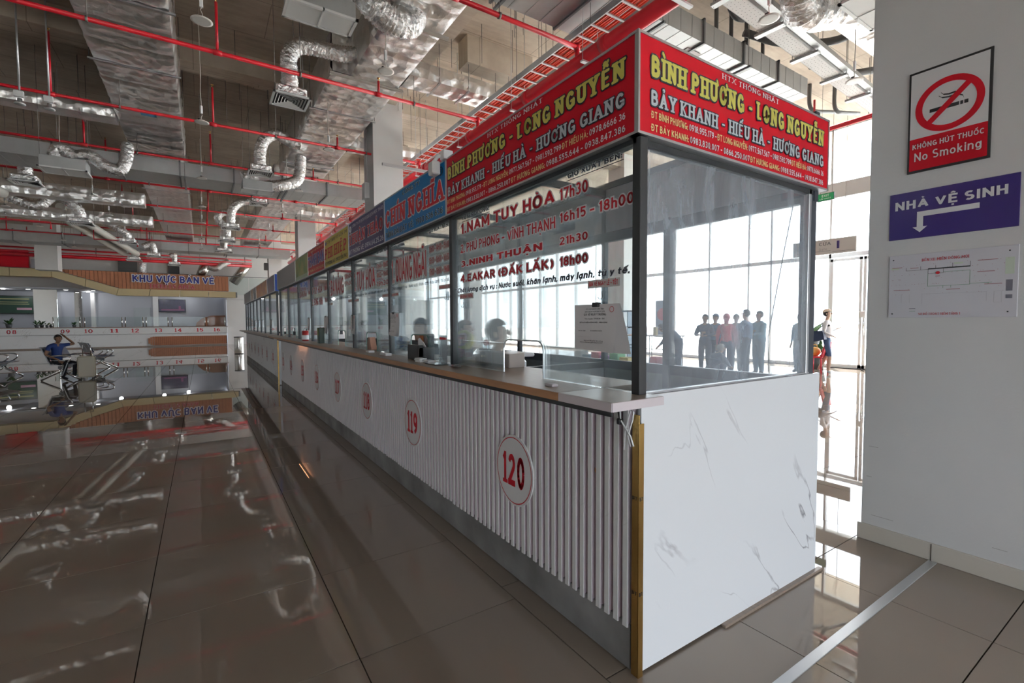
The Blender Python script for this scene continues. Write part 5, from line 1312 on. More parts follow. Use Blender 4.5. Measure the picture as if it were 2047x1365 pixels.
# bare hanger rods left in the slab
t = thing('spare_hanger_rods', 'bare threaded rods left hanging from the slab across the ceiling', 'hanger rods', (2, 10, 6.4))
random.seed(11)
mb = MB()
for k in range(150):
    x, y = random.uniform(-7, 9), random.uniform(5, 31)
    if -1.8 < x < 0 or 1.9 < x < 3.7 or 4.7 < x < 5.4: x += 2.0
    if 14.8 < y < 16.4 or 4.7 < y < 6.1: y += 1.7
    mb.tube([(x, y, random.uniform(6.0, 6.9)), (x, y, CZ)], .006, 4)
part('rods', mb, M_rod, t, kind='stuff'); t['kind'] = 'stuff'
# bracket arm and camera on the signs
cam_t = thing('security_camera', 'white box camera mounted on top of the blue sign corner', 'camera', (FX - .03, 2.98, 2.55))
part('camera_body', MB().bbox(FX - .11, FX - .05, 3.0, 3.08, 2.45, 2.54, .008), M_plasticw, cam_t)
part('camera_arm', MB().tube([(FX - .09, 3.04, 2.53), (FX - .07, 3.0, 2.57), (FX, 2.96, 2.57)], .014, 8).bbox(FX - .06, FX + .01, 2.93, 2.99, 2.54, 2.60, .004), M_plasticw, cam_t)
arm = thing('wall_bracket', 'pale steel bracket arm pointing out above the blue sign', 'bracket', (3.3, 9.6, 4.1))
part('arm', MB().box(2.95, 4.5, 8.95, 9.0, 4.42, 4.47), M_alu, arm)
sp = thing('hanging_speaker', 'black loudspeaker fixed to the farther column', 'speaker', (3.6, 34.1, 4.8))
part('cabinet', MB().bbox(3.42, 3.68, 34.0, 34.3, 4.8, 5.25, .02), M_plasticb, sp)
# ================================================================ FAR TICKET HALL
FY = 36.8
def W(x, z): return (x, z)
tc = thing('ticket_hall_counter', 'long white marble ticket counter at the far wall with red numbers 08 to 16', 'counter', (-4, FY - .3, 0))
part('upper_band', MB().bbox(-13.5, 1.40, FY - .35, FY + .4, .80, 1.19, .01), M_slat, tc)
part('lower_panel', MB().bbox(-13.5, 1.36, FY - .22, FY + .3, .06, .79, .01), M_slat, tc)
part('top_edge', MB().box(-13.5, 1.42, FY - .38, FY + .45, 1.19, 1.23), M_wood, tc)
part('kick_strip', MB().box(-13.5, 1.36, FY - .20, FY + .3, 0, .06), M_wood, tc)
# terracotta slatted panel with a rounded left end
part('slat_backing', MB().box(-2.4, 1.36, FY - .245, FY - .22, .08, .62), M_terrad, tc)
x = -2.78; k = 0
while x < 1.32:
    r = .27; h = 0
    if x < -2.78 + r * 1.0:
        u = (x + 2.85) / (r + .07); h = r * (1 - math.sqrt(max(0, 1 - (1 - u) ** 2)))
    part('slat', MB().box(x, x + .085, FY - .28, FY - .245, .08 + h, .62 - h), M_terra, tc)
    x += .10
ffar = lambda a, v, n: (a, FY - .35 - n, v)
for s, x in (('08', -8.67), ('09', -6.51), ('10', -5.51), ('11', -4.37), ('12', -3.38), ('13', -2.25), ('14', -1.26), ('15', -.11), ('16', .82)):
    line(tc, s, ffar, x - .20, x + .20, .895, .22, M_redtxt, .15, .05, name='number_lettering')
# screens of glass standing on the counter
for i, (a, b) in enumerate(((-7.1, -5.9), (-5.75, -4.0), (-3.9, -3.0), (-2.9, -1.75), (-1.6, .2), (.3, 1.3))):
    t = thing('counter_screen', 'low glass screen on the far ticket counter, %s from the left' % ordn[i], 'glass screen', (a, FY, 1.23))
    part('glass', MB().box(a, b, FY - .01, FY, 1.27, 1.85), G_clear, t)
    for x in (a + .03, b - .03): part('post', MB().tube([(x, FY - .02, 1.23), (x, FY - .02, 1.82)], .025, 8), M_steel, t)
# room behind the counter
room = struct('wall_ticket_room', MB().box(-14, 1.5, 40.4, 40.5, 0, 3.9), M_room)
struct('wall_room_side', MB().box(1.38, 1.5, FY + .45, 40.4, 0, 3.3), M_room)
struct('ceiling_ticket_room', MB().box(-14, 1.5, FY + .1, 40.4, 3.42, 3.5), M_room)
part('door_leaf', MB().box(-3.8, -2.9, 40.34, 40.4, 0, 2.5), mat('room_door', (.42, .46, .49), .5), room)
part('wall_panel', MB().box(-2.75, -2.45, 40.2, 40.4, 0, 3.4), M_white, room)
part('wall_panel', MB().box(-5.9, -5.7, 40.0, 40.4, 0, 3.4), M_white, room)
part('curved_board', MB().prism([(-.4, 1.0), (1.35, 1.0), (1.35, 1.95), (.5, 1.93), (.0, 1.75), (-.3, 1.45)], 38.0, 38.1, 'y'), M_terra, room)
for i, (x, y) in enumerate(((-9.3, 38), (-8.2, 37.6), (-7.6, 39.5), (-6.6, 37.5), (-5.9, 39.4), (-5.4, 37.6), (-4.4, 38.5), (-2.6, 37.5), (-2.2, 38.6), (-.9, 37.6), (-.9, 39.4), (.6, 38.6))):
    t = thing('recessed_downlight', 'small glowing recessed downlight in the ticket hall ceiling, %d-th from the left' % (i + 1) if i > 2 else ['small glowing recessed downlight at the far left of the ticket hall ceiling', 'second glowing recessed downlight from the left in the ticket hall ceiling', 'third glowing recessed downlight from the left in the ticket hall ceiling'][i], 'downlight', (x, y, 3.4))
    part('lamp_disc', MB().lathe([(.10, 0), (.0, -.005)], (x, y, 3.41), 12), mat('downlight_glow', (1, 1, 1), .5, emit=(1, .98, .95), estr=14), t)
    part('lamp_rim', MB().lathe([(.13, .01), (.13, 0), (.10, -.004)], (x, y, 3.412), 12), M_white, t)
    if i % 2 == 0:
        l = bpy.data.lights.new('downlight', 'POINT'); l.energy = 12; l.shadow_soft_size = .1
        lo = bpy.data.objects.new('downlight_lamp', l); COL.objects.link(lo); lo.location = (x, y, 3.28)
# advertising screens
tv = thing('wall_screen', 'wide dark screen showing a night city, on the ticket room wall', 'screen', (-1.7, 40.2, 2.1))
part('casing', MB().bbox(-2.45, -.92, 40.25, 40.38, 2.22, 3.08, .01), M_plasticb, tv)
part('picture', MB().box(-2.42, -.95, 40.24, 40.25, 2.25, 3.05), mat('night_picture', (.02, .02, .05), .3, noise=.8, nscale=5, col2=(.005, .006, .02), emit=(.02, .02, .06), estr=.2), tv)
part('skyline', MB().box(-2.3, -1.0, 40.235, 40.24, 2.32, 2.40).box(-1.32, -1.2, 40.235, 40.24, 2.4, 2.62), mat('city_glow', (.1, .04, .10), .4, emit=(.25, .06, .10), estr=.25), tv)
gb = thing('notice_screen', 'dark green notice screen at the far left wall', 'screen', (-8.6, 40.2, 2.1))
part('casing', MB().bbox(-10.5, -8.55, 40.25, 40.38, 2.05, 3.15, .01), M_plasticb, gb)
part('picture', MB().box(-10.45, -8.6, 40.24, 40.25, 2.1, 3.1), mat('green_screen', (.02, .07, .045), .3), gb)
part('print_line', MB().box(-10.3, -8.75, 40.235, 40.24, 2.92, 2.98).box(-10.3, -8.8, 40.235, 40.24, 2.74, 2.78).box(-10.3, -8.75, 40.235, 40.24, 2.62, 2.66), mat('pale_print', (.5, .5, .25), .5), gb)
part('print_box', MB().box(-9.3, -8.65, 40.23, 40.24, 2.28, 2.42), mat('pink_print', (.6, .35, .45), .5), gb)
nb = solid('notice_board', MB().bbox(-8.45, -7.4, 40.2, 40.38, 1.75, 2.75, .01), mat('bluegrey_board', (.25, .28, .38), .5), 'blue grey notice board beside the green screen', 'board')
# desks/chairs and plants on the counter
def plant(x, y, z, s, label, seed):
    t = thing('potted_plant', label, 'plant', (x, y, z))
    part('pot', MB().lathe([(0, 0), (.07 * s, 0), (.10 * s, .14 * s), (.085 * s, .14 * s), (0, .12 * s)], (x, y, z), 14), M_dpipe, t)
    rnd = random.Random(seed); mg = mat('leaf_green', (.05, .14, .04), .5, noise=.4, nscale=8)
    for k in range(16):
        a = rnd.uniform(0, 2 * PI); l = rnd.uniform(.18, .36) * s; e = rnd.uniform(.3, 1.2)
        p0 = Vector((x, y, z + .12 * s)); d = Vector((math.cos(a) * math.cos(e), math.sin(a) * math.cos(e), math.sin(e)))
        w = Vector((-d.y, d.x, 0)).normalized() * .045 * s
        p1 = p0 + d * l * .6; p2 = p0 + d * l - Vector((0, 0, .04 * s))
        part('leaf', MB().add([p0, p1 - w, p2, p1 + w, p1 + Vector((0, 0, -.004))], [(0, 1, 4), (1, 2, 4), (2, 3, 4), (3, 0, 4)]), mg, t)
plant(-8.85, FY, 1.23, 1.5, 'leafy potted plant at the left end of the far counter', 1)
plant(-7.75, FY, 1.23, 1.1, 'low bushy potted plant on the far counter left of the mirror column', 2)
plant(-6.2, FY + .1, 1.23, 1.0, 'small potted plant on the far counter right of the mirror column', 3)
plant(-7.35, FY + .1, 1.23, .8, 'small blue-green plant beside the mirror column', 4)
mcol = solid('mirror_column', MB().bbox(-7.95, -6.95, FY + .5, FY + 1.4, 0, 3.42, .01), M_mirror, 'wide mirror clad column behind the far counter', 'column')
mcol2 = solid('mirror_column', MB().bbox(-6.5, -6.15, 39.0, 39.4, 0, 3.42, .01), M_mirror, 'narrow mirror clad column deeper in the ticket room', 'column')
# fascia: cream band that steps down, terracotta boarding above it
fa = thing('ticket_hall_fascia', 'cream stepped band and terracotta boarded fascia over the far ticket counter', 'fascia', (-4, FY, 3))
pts_t = [(-13.5, 4.52), (-6.9, 4.46), (-4.05, 3.50), (1.92, 3.46)]
pts_b = [(-13.5, 3.98), (-6.9, 4.04), (-4.15, 3.09), (1.92, 3.10)]
for i in range(3):
    (x0, t0), (x1, t1) = pts_t[i], pts_t[i + 1]; (_, b0_), (_, b1_) = pts_b[i], pts_b[i + 1]
    bx0 = pts_b[i][0]; bx1 = pts_b[i + 1][0]
    n = (4, 2, 4)[i]
    for k in range(n):
        f0, f1 = k / n, (k + 1) / n
        g = .012
        A_ = (x0 + (x1 - x0) * f0 + g, t0 + (t1 - t0) * f0); B_ = (x0 + (x1 - x0) * f1 - g, t0 + (t1 - t0) * f1)
        C_ = (bx0 + (bx1 - bx0) * f1 - g, b0_ + (b1_ - b0_) * f1); D_ = (bx0 + (bx1 - bx0) * f0 + g, b0_ + (b1_ - b0_) * f0)
        part('band_panel', MB().prism([D_, C_, B_, A_], FY - .75, FY - .1, 'y'), M_cream, fa)
part('end_cap', MB().box(1.92, 2.0, FY - .75, FY - .1, 3.12, 3.44), M_galvd, fa)
# boards
x = -6.75
while x < 1.50:
    zb_ = 4.46 + (3.50 - 4.46) * (x + 6.9) / 2.85 if x < -4.05 else 3.49
    zt_ = 4.50 - (x + 6.9) * .006
    if zt_ - zb_ > .06: part('board', MB().box(x, x + .165, FY - .62, FY - .52, zb_ + .01, zt_), M_terra, fa)
    x += .18
part('board_backing', MB().prism([(-6.6, 4.42), (-4.05, 3.52), (1.5, 3.5), (1.5, 4.42)], FY - .52, FY - .40, 'y'), M_terrad, fa)
tt = thing('title_lettering', 'raised blue letters KHU VỰC BÁN VÉ over small red TICKETS AREA', 'lettering', (-1.4, FY - .7, 4))
fft = lambda a, v, n: (a, FY - .66 - n, v)
bm_ = MB()
line(tt, 'KHU VỰC BÁN VÉ', fft, -3.40, .72, 3.93, .42, mat('title_blue', (.015, .02, .22), .4), .2, 0, M_whitet, .03, .02)
line(tt, 'TICKETS AREA', fft, -2.62, -.31, 3.60, .22, mat('title_red', (.42, .01, .03), .4), .19, .05, M_silver, .006, .02)
# service counter door wall at right of the counter and the steel bin
bn = thing('litter_bin', 'round brushed steel litter bin at the far end of the booth row', 'bin', (1.55, 25.4, 0))
part('bin_body', MB().lathe([(0, .01), (.19, .01), (.195, .03), (.195, .74), (.19, .76)], (1.42, 25.4, 0), 24), M_steel, bn)
part('bin_top', MB().lathe([(.19, .76), (.205, .765), (.205, .80), (.10, .805), (.09, .79), (0, .78)], (1.42, 25.4, 0), 24), M_galvd, bn)
part('bin_base', MB().lathe([(.2, .0), (.2, .03), (.19, .035)], (1.42, 25.4, 0), 24), M_plasticb, bn)

# ================================================================ AIRPORT BENCHES
def bench(name, label, loc, rotz, n=3, group=None):
    t = thing(name, label, 'bench', (0, 0, 0), group=group)
    w = .56
    prof_s = [(0.02, .40), (.10, .415), (.30, .405), (.46, .43), (.50, .425), (.49, .405), (.30, .385), (.10, .395), (.0, .385)]
    prof_b = [(.03, .42), (-.02, .50), (-.07, .65), (-.15, .84), (-.19, .86), (-.20, .85), (-.165, .82), (-.09, .64), (-.04, .49), (.01, .41)]
    for k in range(n):
        y = (k - (n - 1) / 2) * w
        part('seat', MB().prism(prof_s, y - .245, y + .245, 'y'), M_seatm, t)
        part('seat_pad', MB().prism([(.06, .418), (.30, .412), (.44, .435), (.44, .445), (.30, .425), (.06, .43)], y - .20, y + .20, 'y'), M_seat, t)
        part('backrest', MB().prism(prof_b, y - .245, y + .245, 'y'), M_seatm, t)
        part('back_pad', MB().prism([(-.005, .55), (-.05, .66), (-.135, .84), (-.125, .845), (-.04, .665), (.01, .55)], y - .20, y + .20, 'y'), M_seat, t)
    part('beam', MB().box(.16, .24, -n * w / 2 + .05, n * w / 2 - .05, .30, .37), M_galvd, t)
    for s in (-1, 1):
        y = s * (n * w / 2 - .12)
        part('leg', MB().tube([(-.22, y, .02), (-.05, y, .12), (.15, y, .22), (.2, y, .32)], .028, 8).tube([(.58, y, .02), (.42, y, .12), (.25, y, .22), (.2, y, .32)], .028, 8), M_chrome, t)
    for k in range(n + 1):
        y = (k - n / 2) * w
        part('armrest', MB().tube(smooth([(-.02, y, .62), (.15, y, .635), (.36, y, .63), (.44, y, .58), (.40, y, .48), (.22, y, .36)], 4), .018, 8), M_chrome, t)
    t.location = loc; t.rotation_euler.z = rotz
    return t
B1 = bench('waiting_bench', 'steel waiting bench with dark blue pads on which the man in blue sits', (-3.12, 16.86, 0), R(-14), 2)
bench('waiting_bench', 'steel waiting bench behind the man and his suitcase', (-3.0, 19.9, 0), R(20), 2)
bench('waiting_bench', 'steel waiting bench cut by the left edge of the picture', (-4.85, 17.8, 0), R(-5), 3)
# suitcase
sc = thing('suitcase', 'cream hard-shell suitcase with brown edges standing beside the seated man', 'suitcase', (-2.52, 16.55, 0))
M_case = mat('cream_shell', (.52, .48, .38), .4); M_caseb = mat('tan_shell', (.33, .25, .16), .45)
part('shell', MB().bbox(-2.72, -2.38, 16.28, 16.39, .05, .60, .03), M_case, sc)
part('shell_back', MB().bbox(-2.72, -2.38, 16.41, 16.52, .05, .60, .03), M_caseb, sc)
part('zip_band', MB().box(-2.71, -2.39, 16.385, 16.415, .06, .59), M_black, sc)
part('telescopic_handle', MB().tube([(-2.63, 16.48, .58), (-2.63, 16.48, .88), (-2.47, 16.48, .88), (-2.47, 16.48, .58)], .010, 6), M_chrome, sc)
for x in (-2.68, -2.42):
    for y in (16.31, 16.49): part('wheel', MB().tube([(x - .012, y, .027), (x + .012, y, .027)], .026, 12), M_plasticb, sc)
for z in (.16, .48): part('corner_clasp', MB().bbox(-2.74, -2.70, 16.36, 16.42, z - .02, z + .02, .005), M_caseb, sc)

# ================================================================ PEOPLE
M_skin = mat('skin', (.46, .27, .18), .5); M_skind = mat('skin_tanned', (.22, .115, .065), .5)
M_hair = mat('hair_black', (.012, .010, .010), .45); M_hairg = mat('hair_grey', (.45, .42, .40), .6)
def skin_body(name, parent, V, E, mats, tags):
    """V: {joint: (pos, radius)}; E: joint pairs; tags: edge -> material slot. One continuous surface."""
    keys = list(V); idx = {k: i for i, k in enumerate(keys)}
    me = bpy.data.meshes.new(name)
    me.from_pydata([V[k][0] for k in keys], [(idx[a], idx[b]) for a, b in E], [])
    o = bpy.data.objects.new(name, me); COL.objects.link(o)
    md = o.modifiers.new('skin', 'SKIN'); md.use_smooth_shade = True; md.branch_smoothing = .4
    for k in keys:
        sv = me.skin_vertices[0].data[idx[k]]; r = V[k][1]
        sv.radius = r if isinstance(r, tuple) else (r, r)
    me.skin_vertices[0].data[idx['pelvis']].use_root = True
    ss = o.modifiers.new('sub', 'SUBSURF'); ss.levels = 2; ss.render_levels = 2
    dg = bpy.context.evaluated_depsgraph_get(); ev_ = o.evaluated_get(dg)
    nm = bpy.data.meshes.new_from_object(ev_)
    o.modifiers.clear(); o.data = nm
    nm.materials.clear()
    for m in mats: nm.materials.append(m)
    segs = []
    for (a, b) in E:
        segs.append((Vector(V[a][0]), Vector(V[b][0]), tags.get((a, b), 0)))
    mi = []
    for p in nm.polygons:
        c = Vector(p.center); best = 1e9; bt_ = 0
        for a, b, tg in segs:
            ab = b - a; t = max(0, min(1, (c - a).dot(ab) / max(ab.length_squared, 1e-9)))
            d = (c - a - ab * t).length
            if d < best: best = d; bt_ = tg
        mi.append(bt_)
    nm.polygons.foreach_set('material_index', mi)
    nm.polygons.foreach_set('use_smooth', [True] * len(mi))
    o.parent = parent
    return o
def person(label, loc, rotz, J=None, shirt=(.1, .1, .3), pants=(.03, .03, .035), shoe=(.03, .03, .03), skin=None, hair=None, sleeves='short', shorts=False, longhair=False, cap=None, s=1.0, bulk=1.0, group=None, fingers=True, name='person', arm_skin=None):
    skin = skin or M_skin; hair = hair or M_hair
    t = thing(name, label, 'person', (0, 0, 0), group=group)
    key = lambda c: 'cloth_%02d%02d%02d' % tuple(int(v * 99) for v in c)
    MS, MP, MO = mat(key(shirt), shirt, .8), mat(key(pants), pants, .8), mat(key(shoe), shoe, .5)
    D = dict(pelvis=(0, 0, .93), waist=(0, 0, 1.06), chest=(0, 0, 1.25), upper=(0, 0, 1.37), neck=(0.0, 0, 1.45), jaw=(.03, 0, 1.53), head=(.008, 0, 1.61), crown=(0, 0, 1.665),
             shL=(0, .15, 1.38), shR=(0, -.15, 1.38), elL=(-.02, .22, 1.12), elR=(-.02, -.22, 1.12), wrL=(.05, .23, .88), wrR=(.05, -.23, .88),
             hpL=(0, .09, .88), hpR=(0, -.09, .88), knL=(.02, .10, .48), knR=(.02, -.10, .48), anL=(-.01, .10, .08), anR=(-.01, -.10, .08), toL=(.13, .12, .04), toR=(.13, -.12, .04))
    if J: D.update({k: v for k, v in J.items() if k != 'face'})
    D = {k: tuple(c * s for c in v) for k, v in D.items()}
    rad = dict(pelvis=(.135, .10), waist=(.125, .09), chest=(.145, .10), upper=(.13, .085), neck=.05, jaw=.058, head=(.074, .086), crown=.06, shL=.062, shR=.062, elL=.038, elR=.038, wrL=.026, wrR=.026,
               hpL=.085, hpR=.085, knL=.055, knR=.055, anL=.04, anR=.04, toL=.032, toR=.032)
    for k_ in ('pelvis', 'waist', 'chest', 'upper'): rad[k_] = tuple(r * bulk * 1.08 for r in rad[k_])
    for k_ in ('shL', 'shR', 'elL', 'elR', 'hpL', 'hpR', 'knL', 'knR', 'anL', 'anR'): rad[k_] *= bulk
    V = {k: (D[k], tuple(r * s for r in rad[k]) if isinstance(rad[k], tuple) else rad[k] * s) for k in D}
    E = [('pelvis', 'waist'), ('waist', 'chest'), ('chest', 'upper'), ('upper', 'neck'), ('neck', 'jaw'), ('jaw', 'head'), ('head', 'crown')]
    tg = {('pelvis', 'waist'): 1, ('waist', 'chest'): 1, ('chest', 'upper'): 1}
    for S in 'LR':
        el, wr, sh = Vector(D['el' + S]), Vector(D['wr' + S]), Vector(D['sh' + S])
        mid = sh.lerp(el, .55)
        V['ml' + S] = (tuple(mid), .050 * s * bulk)
        E += [('upper', 'sh' + S), ('sh' + S, 'ml' + S), ('ml' + S, 'el' + S), ('el' + S, 'wr' + S)]
        tg[('upper', 'sh' + S)] = 1; tg[('sh' + S, 'ml' + S)] = 1
        lng = sleeves == 'long'
        tg[('ml' + S, 'el' + S)] = 1 if lng else 0; tg[('el' + S, 'wr' + S)] = 1 if lng else 0
        d = (wr - el).normalized(); side = d.cross(Vector((0, 0, 1)));
        if side.length < .2: side = Vector((1, 0, 0))
        side.normalize()
        palm = wr + d * .07 * s
        V['pa' + S] = (tuple(palm), (.036 * s, .018 * s)); E.append(('wr' + S, 'pa' + S))
        if fingers:
            for f, (o_, l) in enumerate(((-.027, .060), (-.009, .070), (.009, .066), (.027, .052))):
                b = palm + side * o_ * s + d * .03 * s; e_ = b + d * l * s + Vector((0, 0, -.012 * s))
                V['f%d%s' % (f, S)] = (tuple(b), .0085 * s); V['g%d%s' % (f, S)] = (tuple(e_), .007 * s)
                E += [('pa' + S, 'f%d%s' % (f, S)), ('f%d%s' % (f, S), 'g%d%s' % (f, S))]
            b = wr + d * .03 * s + side * -.035 * s; e_ = b + d * .045 * s - side * .018 * s
            V['th' + S] = (tuple(b), .010 * s); V['ti' + S] = (tuple(e_), .008 * s)
            E += [('wr' + S, 'th' + S), ('th' + S, 'ti' + S)]
        E += [('pelvis', 'hp' + S), ('hp' + S, 'kn' + S), ('kn' + S, 'an' + S), ('an' + S, 'to' + S)]
        tg[('pelvis', 'hp' + S)] = 2; tg[('hp' + S, 'kn' + S)] = 2; tg[('kn' + S, 'an' + S)] = 0 if shorts else 2; tg[('an' + S, 'to' + S)] = 3
    skin_body('body', t, V, E, [skin, MS, MP, MO], tg)
    # head parts: hair cap, ears, eyes, nose, mouth oriented by the jaw direction
    H = Vector(D['head']); up_ = (Vector(D['crown']) - Vector(D['jaw'])).normalized()
    fwd = Vector(J['face']) if J and 'face' in J else Vector((1, 0, 0)); fwd = (fwd - up_ * fwd.dot(up_)).normalized()
    lf = up_.cross(fwd); rot = Matrix((fwd, lf, up_)).transposed()
    def L(a, b, c): return H + (fwd * a + lf * b + up_ * c) * s
    hr = MB().ell(L(-.014, 0, .018), (.100 * s, .088 * s, .102 * s), 16, 10, rot, cut=lambda c: (c.dot(fwd) > .035 * s and c.dot(up_) < .045 * s) or c.dot(up_) < -.075 * s)
    if longhair: hr.tube([L(-.06, 0, .0), L(-.085, 0, -.10), L(-.07, 0, -.22), L(-.05, 0, -.32)], .055 * s, 10, rfun=lambda t_, i: (.07 - .04 * t_) * s)
    part('hair', hr, hair, t)
    for b in (-1, 1):
        part('eye', MB().ell(L(.078, b * .030, .002), (.008 * s, .013 * s, .006 * s), 8, 6, rot), M_black, t)
        part('ear', MB().ell(L(-.005, b * .082, -.01), (.018 * s, .008 * s, .028 * s), 8, 6, rot), skin, t)
    part('nose', MB().ell(L(.088, 0, -.022), (.016 * s, .012 * s, .022 * s), 8, 6, rot), skin, t)
    part('mouth', MB().ell(L(.078, 0, -.058), (.008 * s, .022 * s, .005 * s), 8, 6, rot), mat('lips', (.35, .10, .09), .5), t)
    if cap:
        mc = mat('cap_' + key(cap), cap, .7)
        part('cap', MB().ell(L(-.008, 0, .045), (.106 * s, .094 * s, .085 * s), 14, 8, rot, cut=lambda c: c.dot(up_) < -.01).add([L(.07, -.07, .045), L(.17, -.05, .03), L(.17, .05, .03), L(.07, .07, .045), L(.07, -.07, .052), L(.17, -.05, .037), L(.17, .05, .037), L(.07, .07, .052)], [(0, 1, 2, 3), (7, 6, 5, 4), (0, 4, 5, 1), (1, 5, 6, 2), (2, 6, 7, 3)]), mc, t)
    t.location = loc; t.rotation_euler.z = rotz
    return t
# man on the bench: seated, left hand raised to the head, other forearm on the armrest
man = person('man in blue T-shirt and dark striped trousers seated on the bench, hand on head', (-3.14, 16.52, 0), R(-42), s=.9,
    J=dict(pelvis=(.02, 0, .53), waist=(.0, 0, .66), chest=(-.02, .01, .86), upper=(-.02, .02, .99), neck=(.0, .03, 1.06), jaw=(.05, .04, 1.12), head=(.03, .045, 1.19), crown=(.02, .045, 1.245),
           shL=(-.03, .19, .99), shR=(-.02, -.16, .98), elL=(-.02, .50, 1.02), wrL=(.0, .24, 1.235), elR=(-.02, -.26, .74), wrR=(.22, -.20, .63),
           hpL=(.05, .09, .50), hpR=(.05, -.09, .50), knL=(.44, .14, .50), knR=(.46, -.10, .50), anL=(.36, .16, .09), anR=(.30, -.08, .09), toL=(.50, .18, .05), toR=(.45, -.08, .05), face=(1, -.2, -.2)),
    shirt=(.006, .03, .16), pants=(.012, .012, .016), shoe=(.02, .015, .015), skin=M_skind)
sw = MB()
for kx in ((.07, -.182, .52, .46, -.165, .52), (.52, -.155, .46, .335, -.135, .14)):
    a, b = Vector(kx[:3]), Vector(kx[3:]); 
    sw.tube([a, b], .010, 5)
so = part('trouser_stripe', MB(), M_silver, man) if False else None
bpy_s = bpy.data.objects.new('trouser_stripe', sw.mesh('trouser_stripe', M_silver)); COL.objects.link(bpy_s); bpy_s.parent = man
# booth attendants
SITJ = dict(pelvis=(0, 0, .55), waist=(.0, 0, .68), chest=(.01, 0, .90), upper=(.02, 0, 1.03), neck=(.03, 0, 1.11), jaw=(.07, 0, 1.18), head=(.045, 0, 1.26), crown=(.04, 0, 1.315),
            shL=(.02, .16, 1.03), shR=(.02, -.16, 1.03), elL=(.10, .22, .82), elR=(.10, -.22, .82), wrL=(.32, .16, .85), wrR=(.32, -.16, .85),
            hpL=(.05, .09, .52), hpR=(.05, -.09, .52), knL=(.42, .11, .52), knR=(.42, -.11, .52), anL=(.40, .11, .10), anR=(.40, -.11, .10), toL=(.53, .12, .05), toR=(.53, -.12, .05))
def SJ(dz, **k):
    d = {a: (b[0], b[1], b[2] + (dz if a not in ('anL', 'anR', 'toL', 'toR') else dz * .9)) for a, b in SITJ.items()}; d.update(k); return d
M_skinl = mat('skin_light', (.60, .40, .30), .5)
person('woman with tied-back hair smiling behind the glass of the third booth', (2.05, 5.0, 0), R(-128), J=SJ(.12, face=(1, -.3, -.05)), shirt=(.10, .12, .15), skin=M_skinl)
person('woman in a grey blue shirt seen from the side behind the near partition', (2.02, 3.38, 0), R(-20), J=SJ(.10, face=(1, -.5, -.1)), shirt=(.24, .28, .40), skin=M_skinl, longhair=False, sleeves='long')
person('person with dark hair partly hidden by the second post, in the second booth', (2.55, 4.95, 0), R(-60), J=SJ(.10), shirt=(.16, .19, .24), skin=M_skinl)
# office chairs for them
def stool(x, y, label, rz=0):
    t = thing('office_chair', label, 'chair', (x, y, 0))
    part('seat', MB().bbox(x - .22, x + .22, y - .22, y + .22, .47, .55, .02), M_plasticb, t)
    part('backrest', MB().bbox(x - .24, x - .20, y - .2, y + .2, .65, 1.05, .015) if False else MB().bbox(x - .2, x + .2, y + .21, y + .25, .70, 1.1, .015), M_plasticb, t)
    part('column', MB().tube([(x, y, .06), (x, y, .47)], .03, 8), M_galvd, t)
    for k in range(5):
        a = 2 * PI * k / 5
        part('leg', MB().tube([(x, y, .09), (x + .24 * math.cos(a), y + .24 * math.sin(a), .04)], .018, 6), M_plasticb, t)
stool(2.05, 5.06, 'black office chair under the smiling woman'); stool(2.02, 3.42, 'black office chair behind the near partition'); stool(2.55, 5.0, 'black office chair in the second booth')
# inner desk, monitor and printer seen through the glass
for k, (a, b) in enumerate(zip(Y1[1:], Y1[2:])):
    dk = solid('inner_desk', MB().bbox(FX + .34, FX + .75, a + .04, b - .04, .72, .75, .004).box(FX + .36, FX + .4, a + .06, a + .1, .0, .72).box(FX + .36, FX + .4, b - .1, b - .06, .0, .72), M_wood, 'desk inside the %s booth from the near end, behind the glass' % ordn[k + 1], 'desk')
mo = thing('monitor', 'dark monitor turned away behind the glass of the third booth', 'monitor', (1.95, 5.4, .75))
part('screen_back', MB().bbox(1.9, 1.94, 4.55, 4.98, .86, 1.25, .015), M_plasticb, mo)
part('stand', MB().tube([(1.95, 4.76, .755), (1.95, 4.76, .95)], .02, 8).bbox(1.88, 2.02, 4.66, 4.86, .75, .765, .004), M_plasticb, mo)
mo = thing('monitor', 'grey monitor at an angle inside the third booth, left of the woman', 'monitor', (1.8, 5.3, .75))
part('screen_back', MB().bbox(1.70, 1.73, 5.05, 5.48, .88, 1.3, .01), M_dpipe, mo)
part('stand', MB().tube([(1.74, 5.26, .755), (1.74, 5.26, .95)], .02, 8).bbox(1.68, 1.8, 5.16, 5.36, .75, .765, .004), M_dpipe, mo)
pr = thing('printer', 'white ticket printer inside the second booth', 'printer', (1.9, 2.9, .75))
part('body', MB().bbox(1.85, 2.15, 3.05, 3.30, .755, 1.16, .03), M_plasticw, pr)
part('lid', MB().bbox(1.80, 2.2, 3.03, 3.32, 1.17, 1.20, .01), M_plasticw, pr)

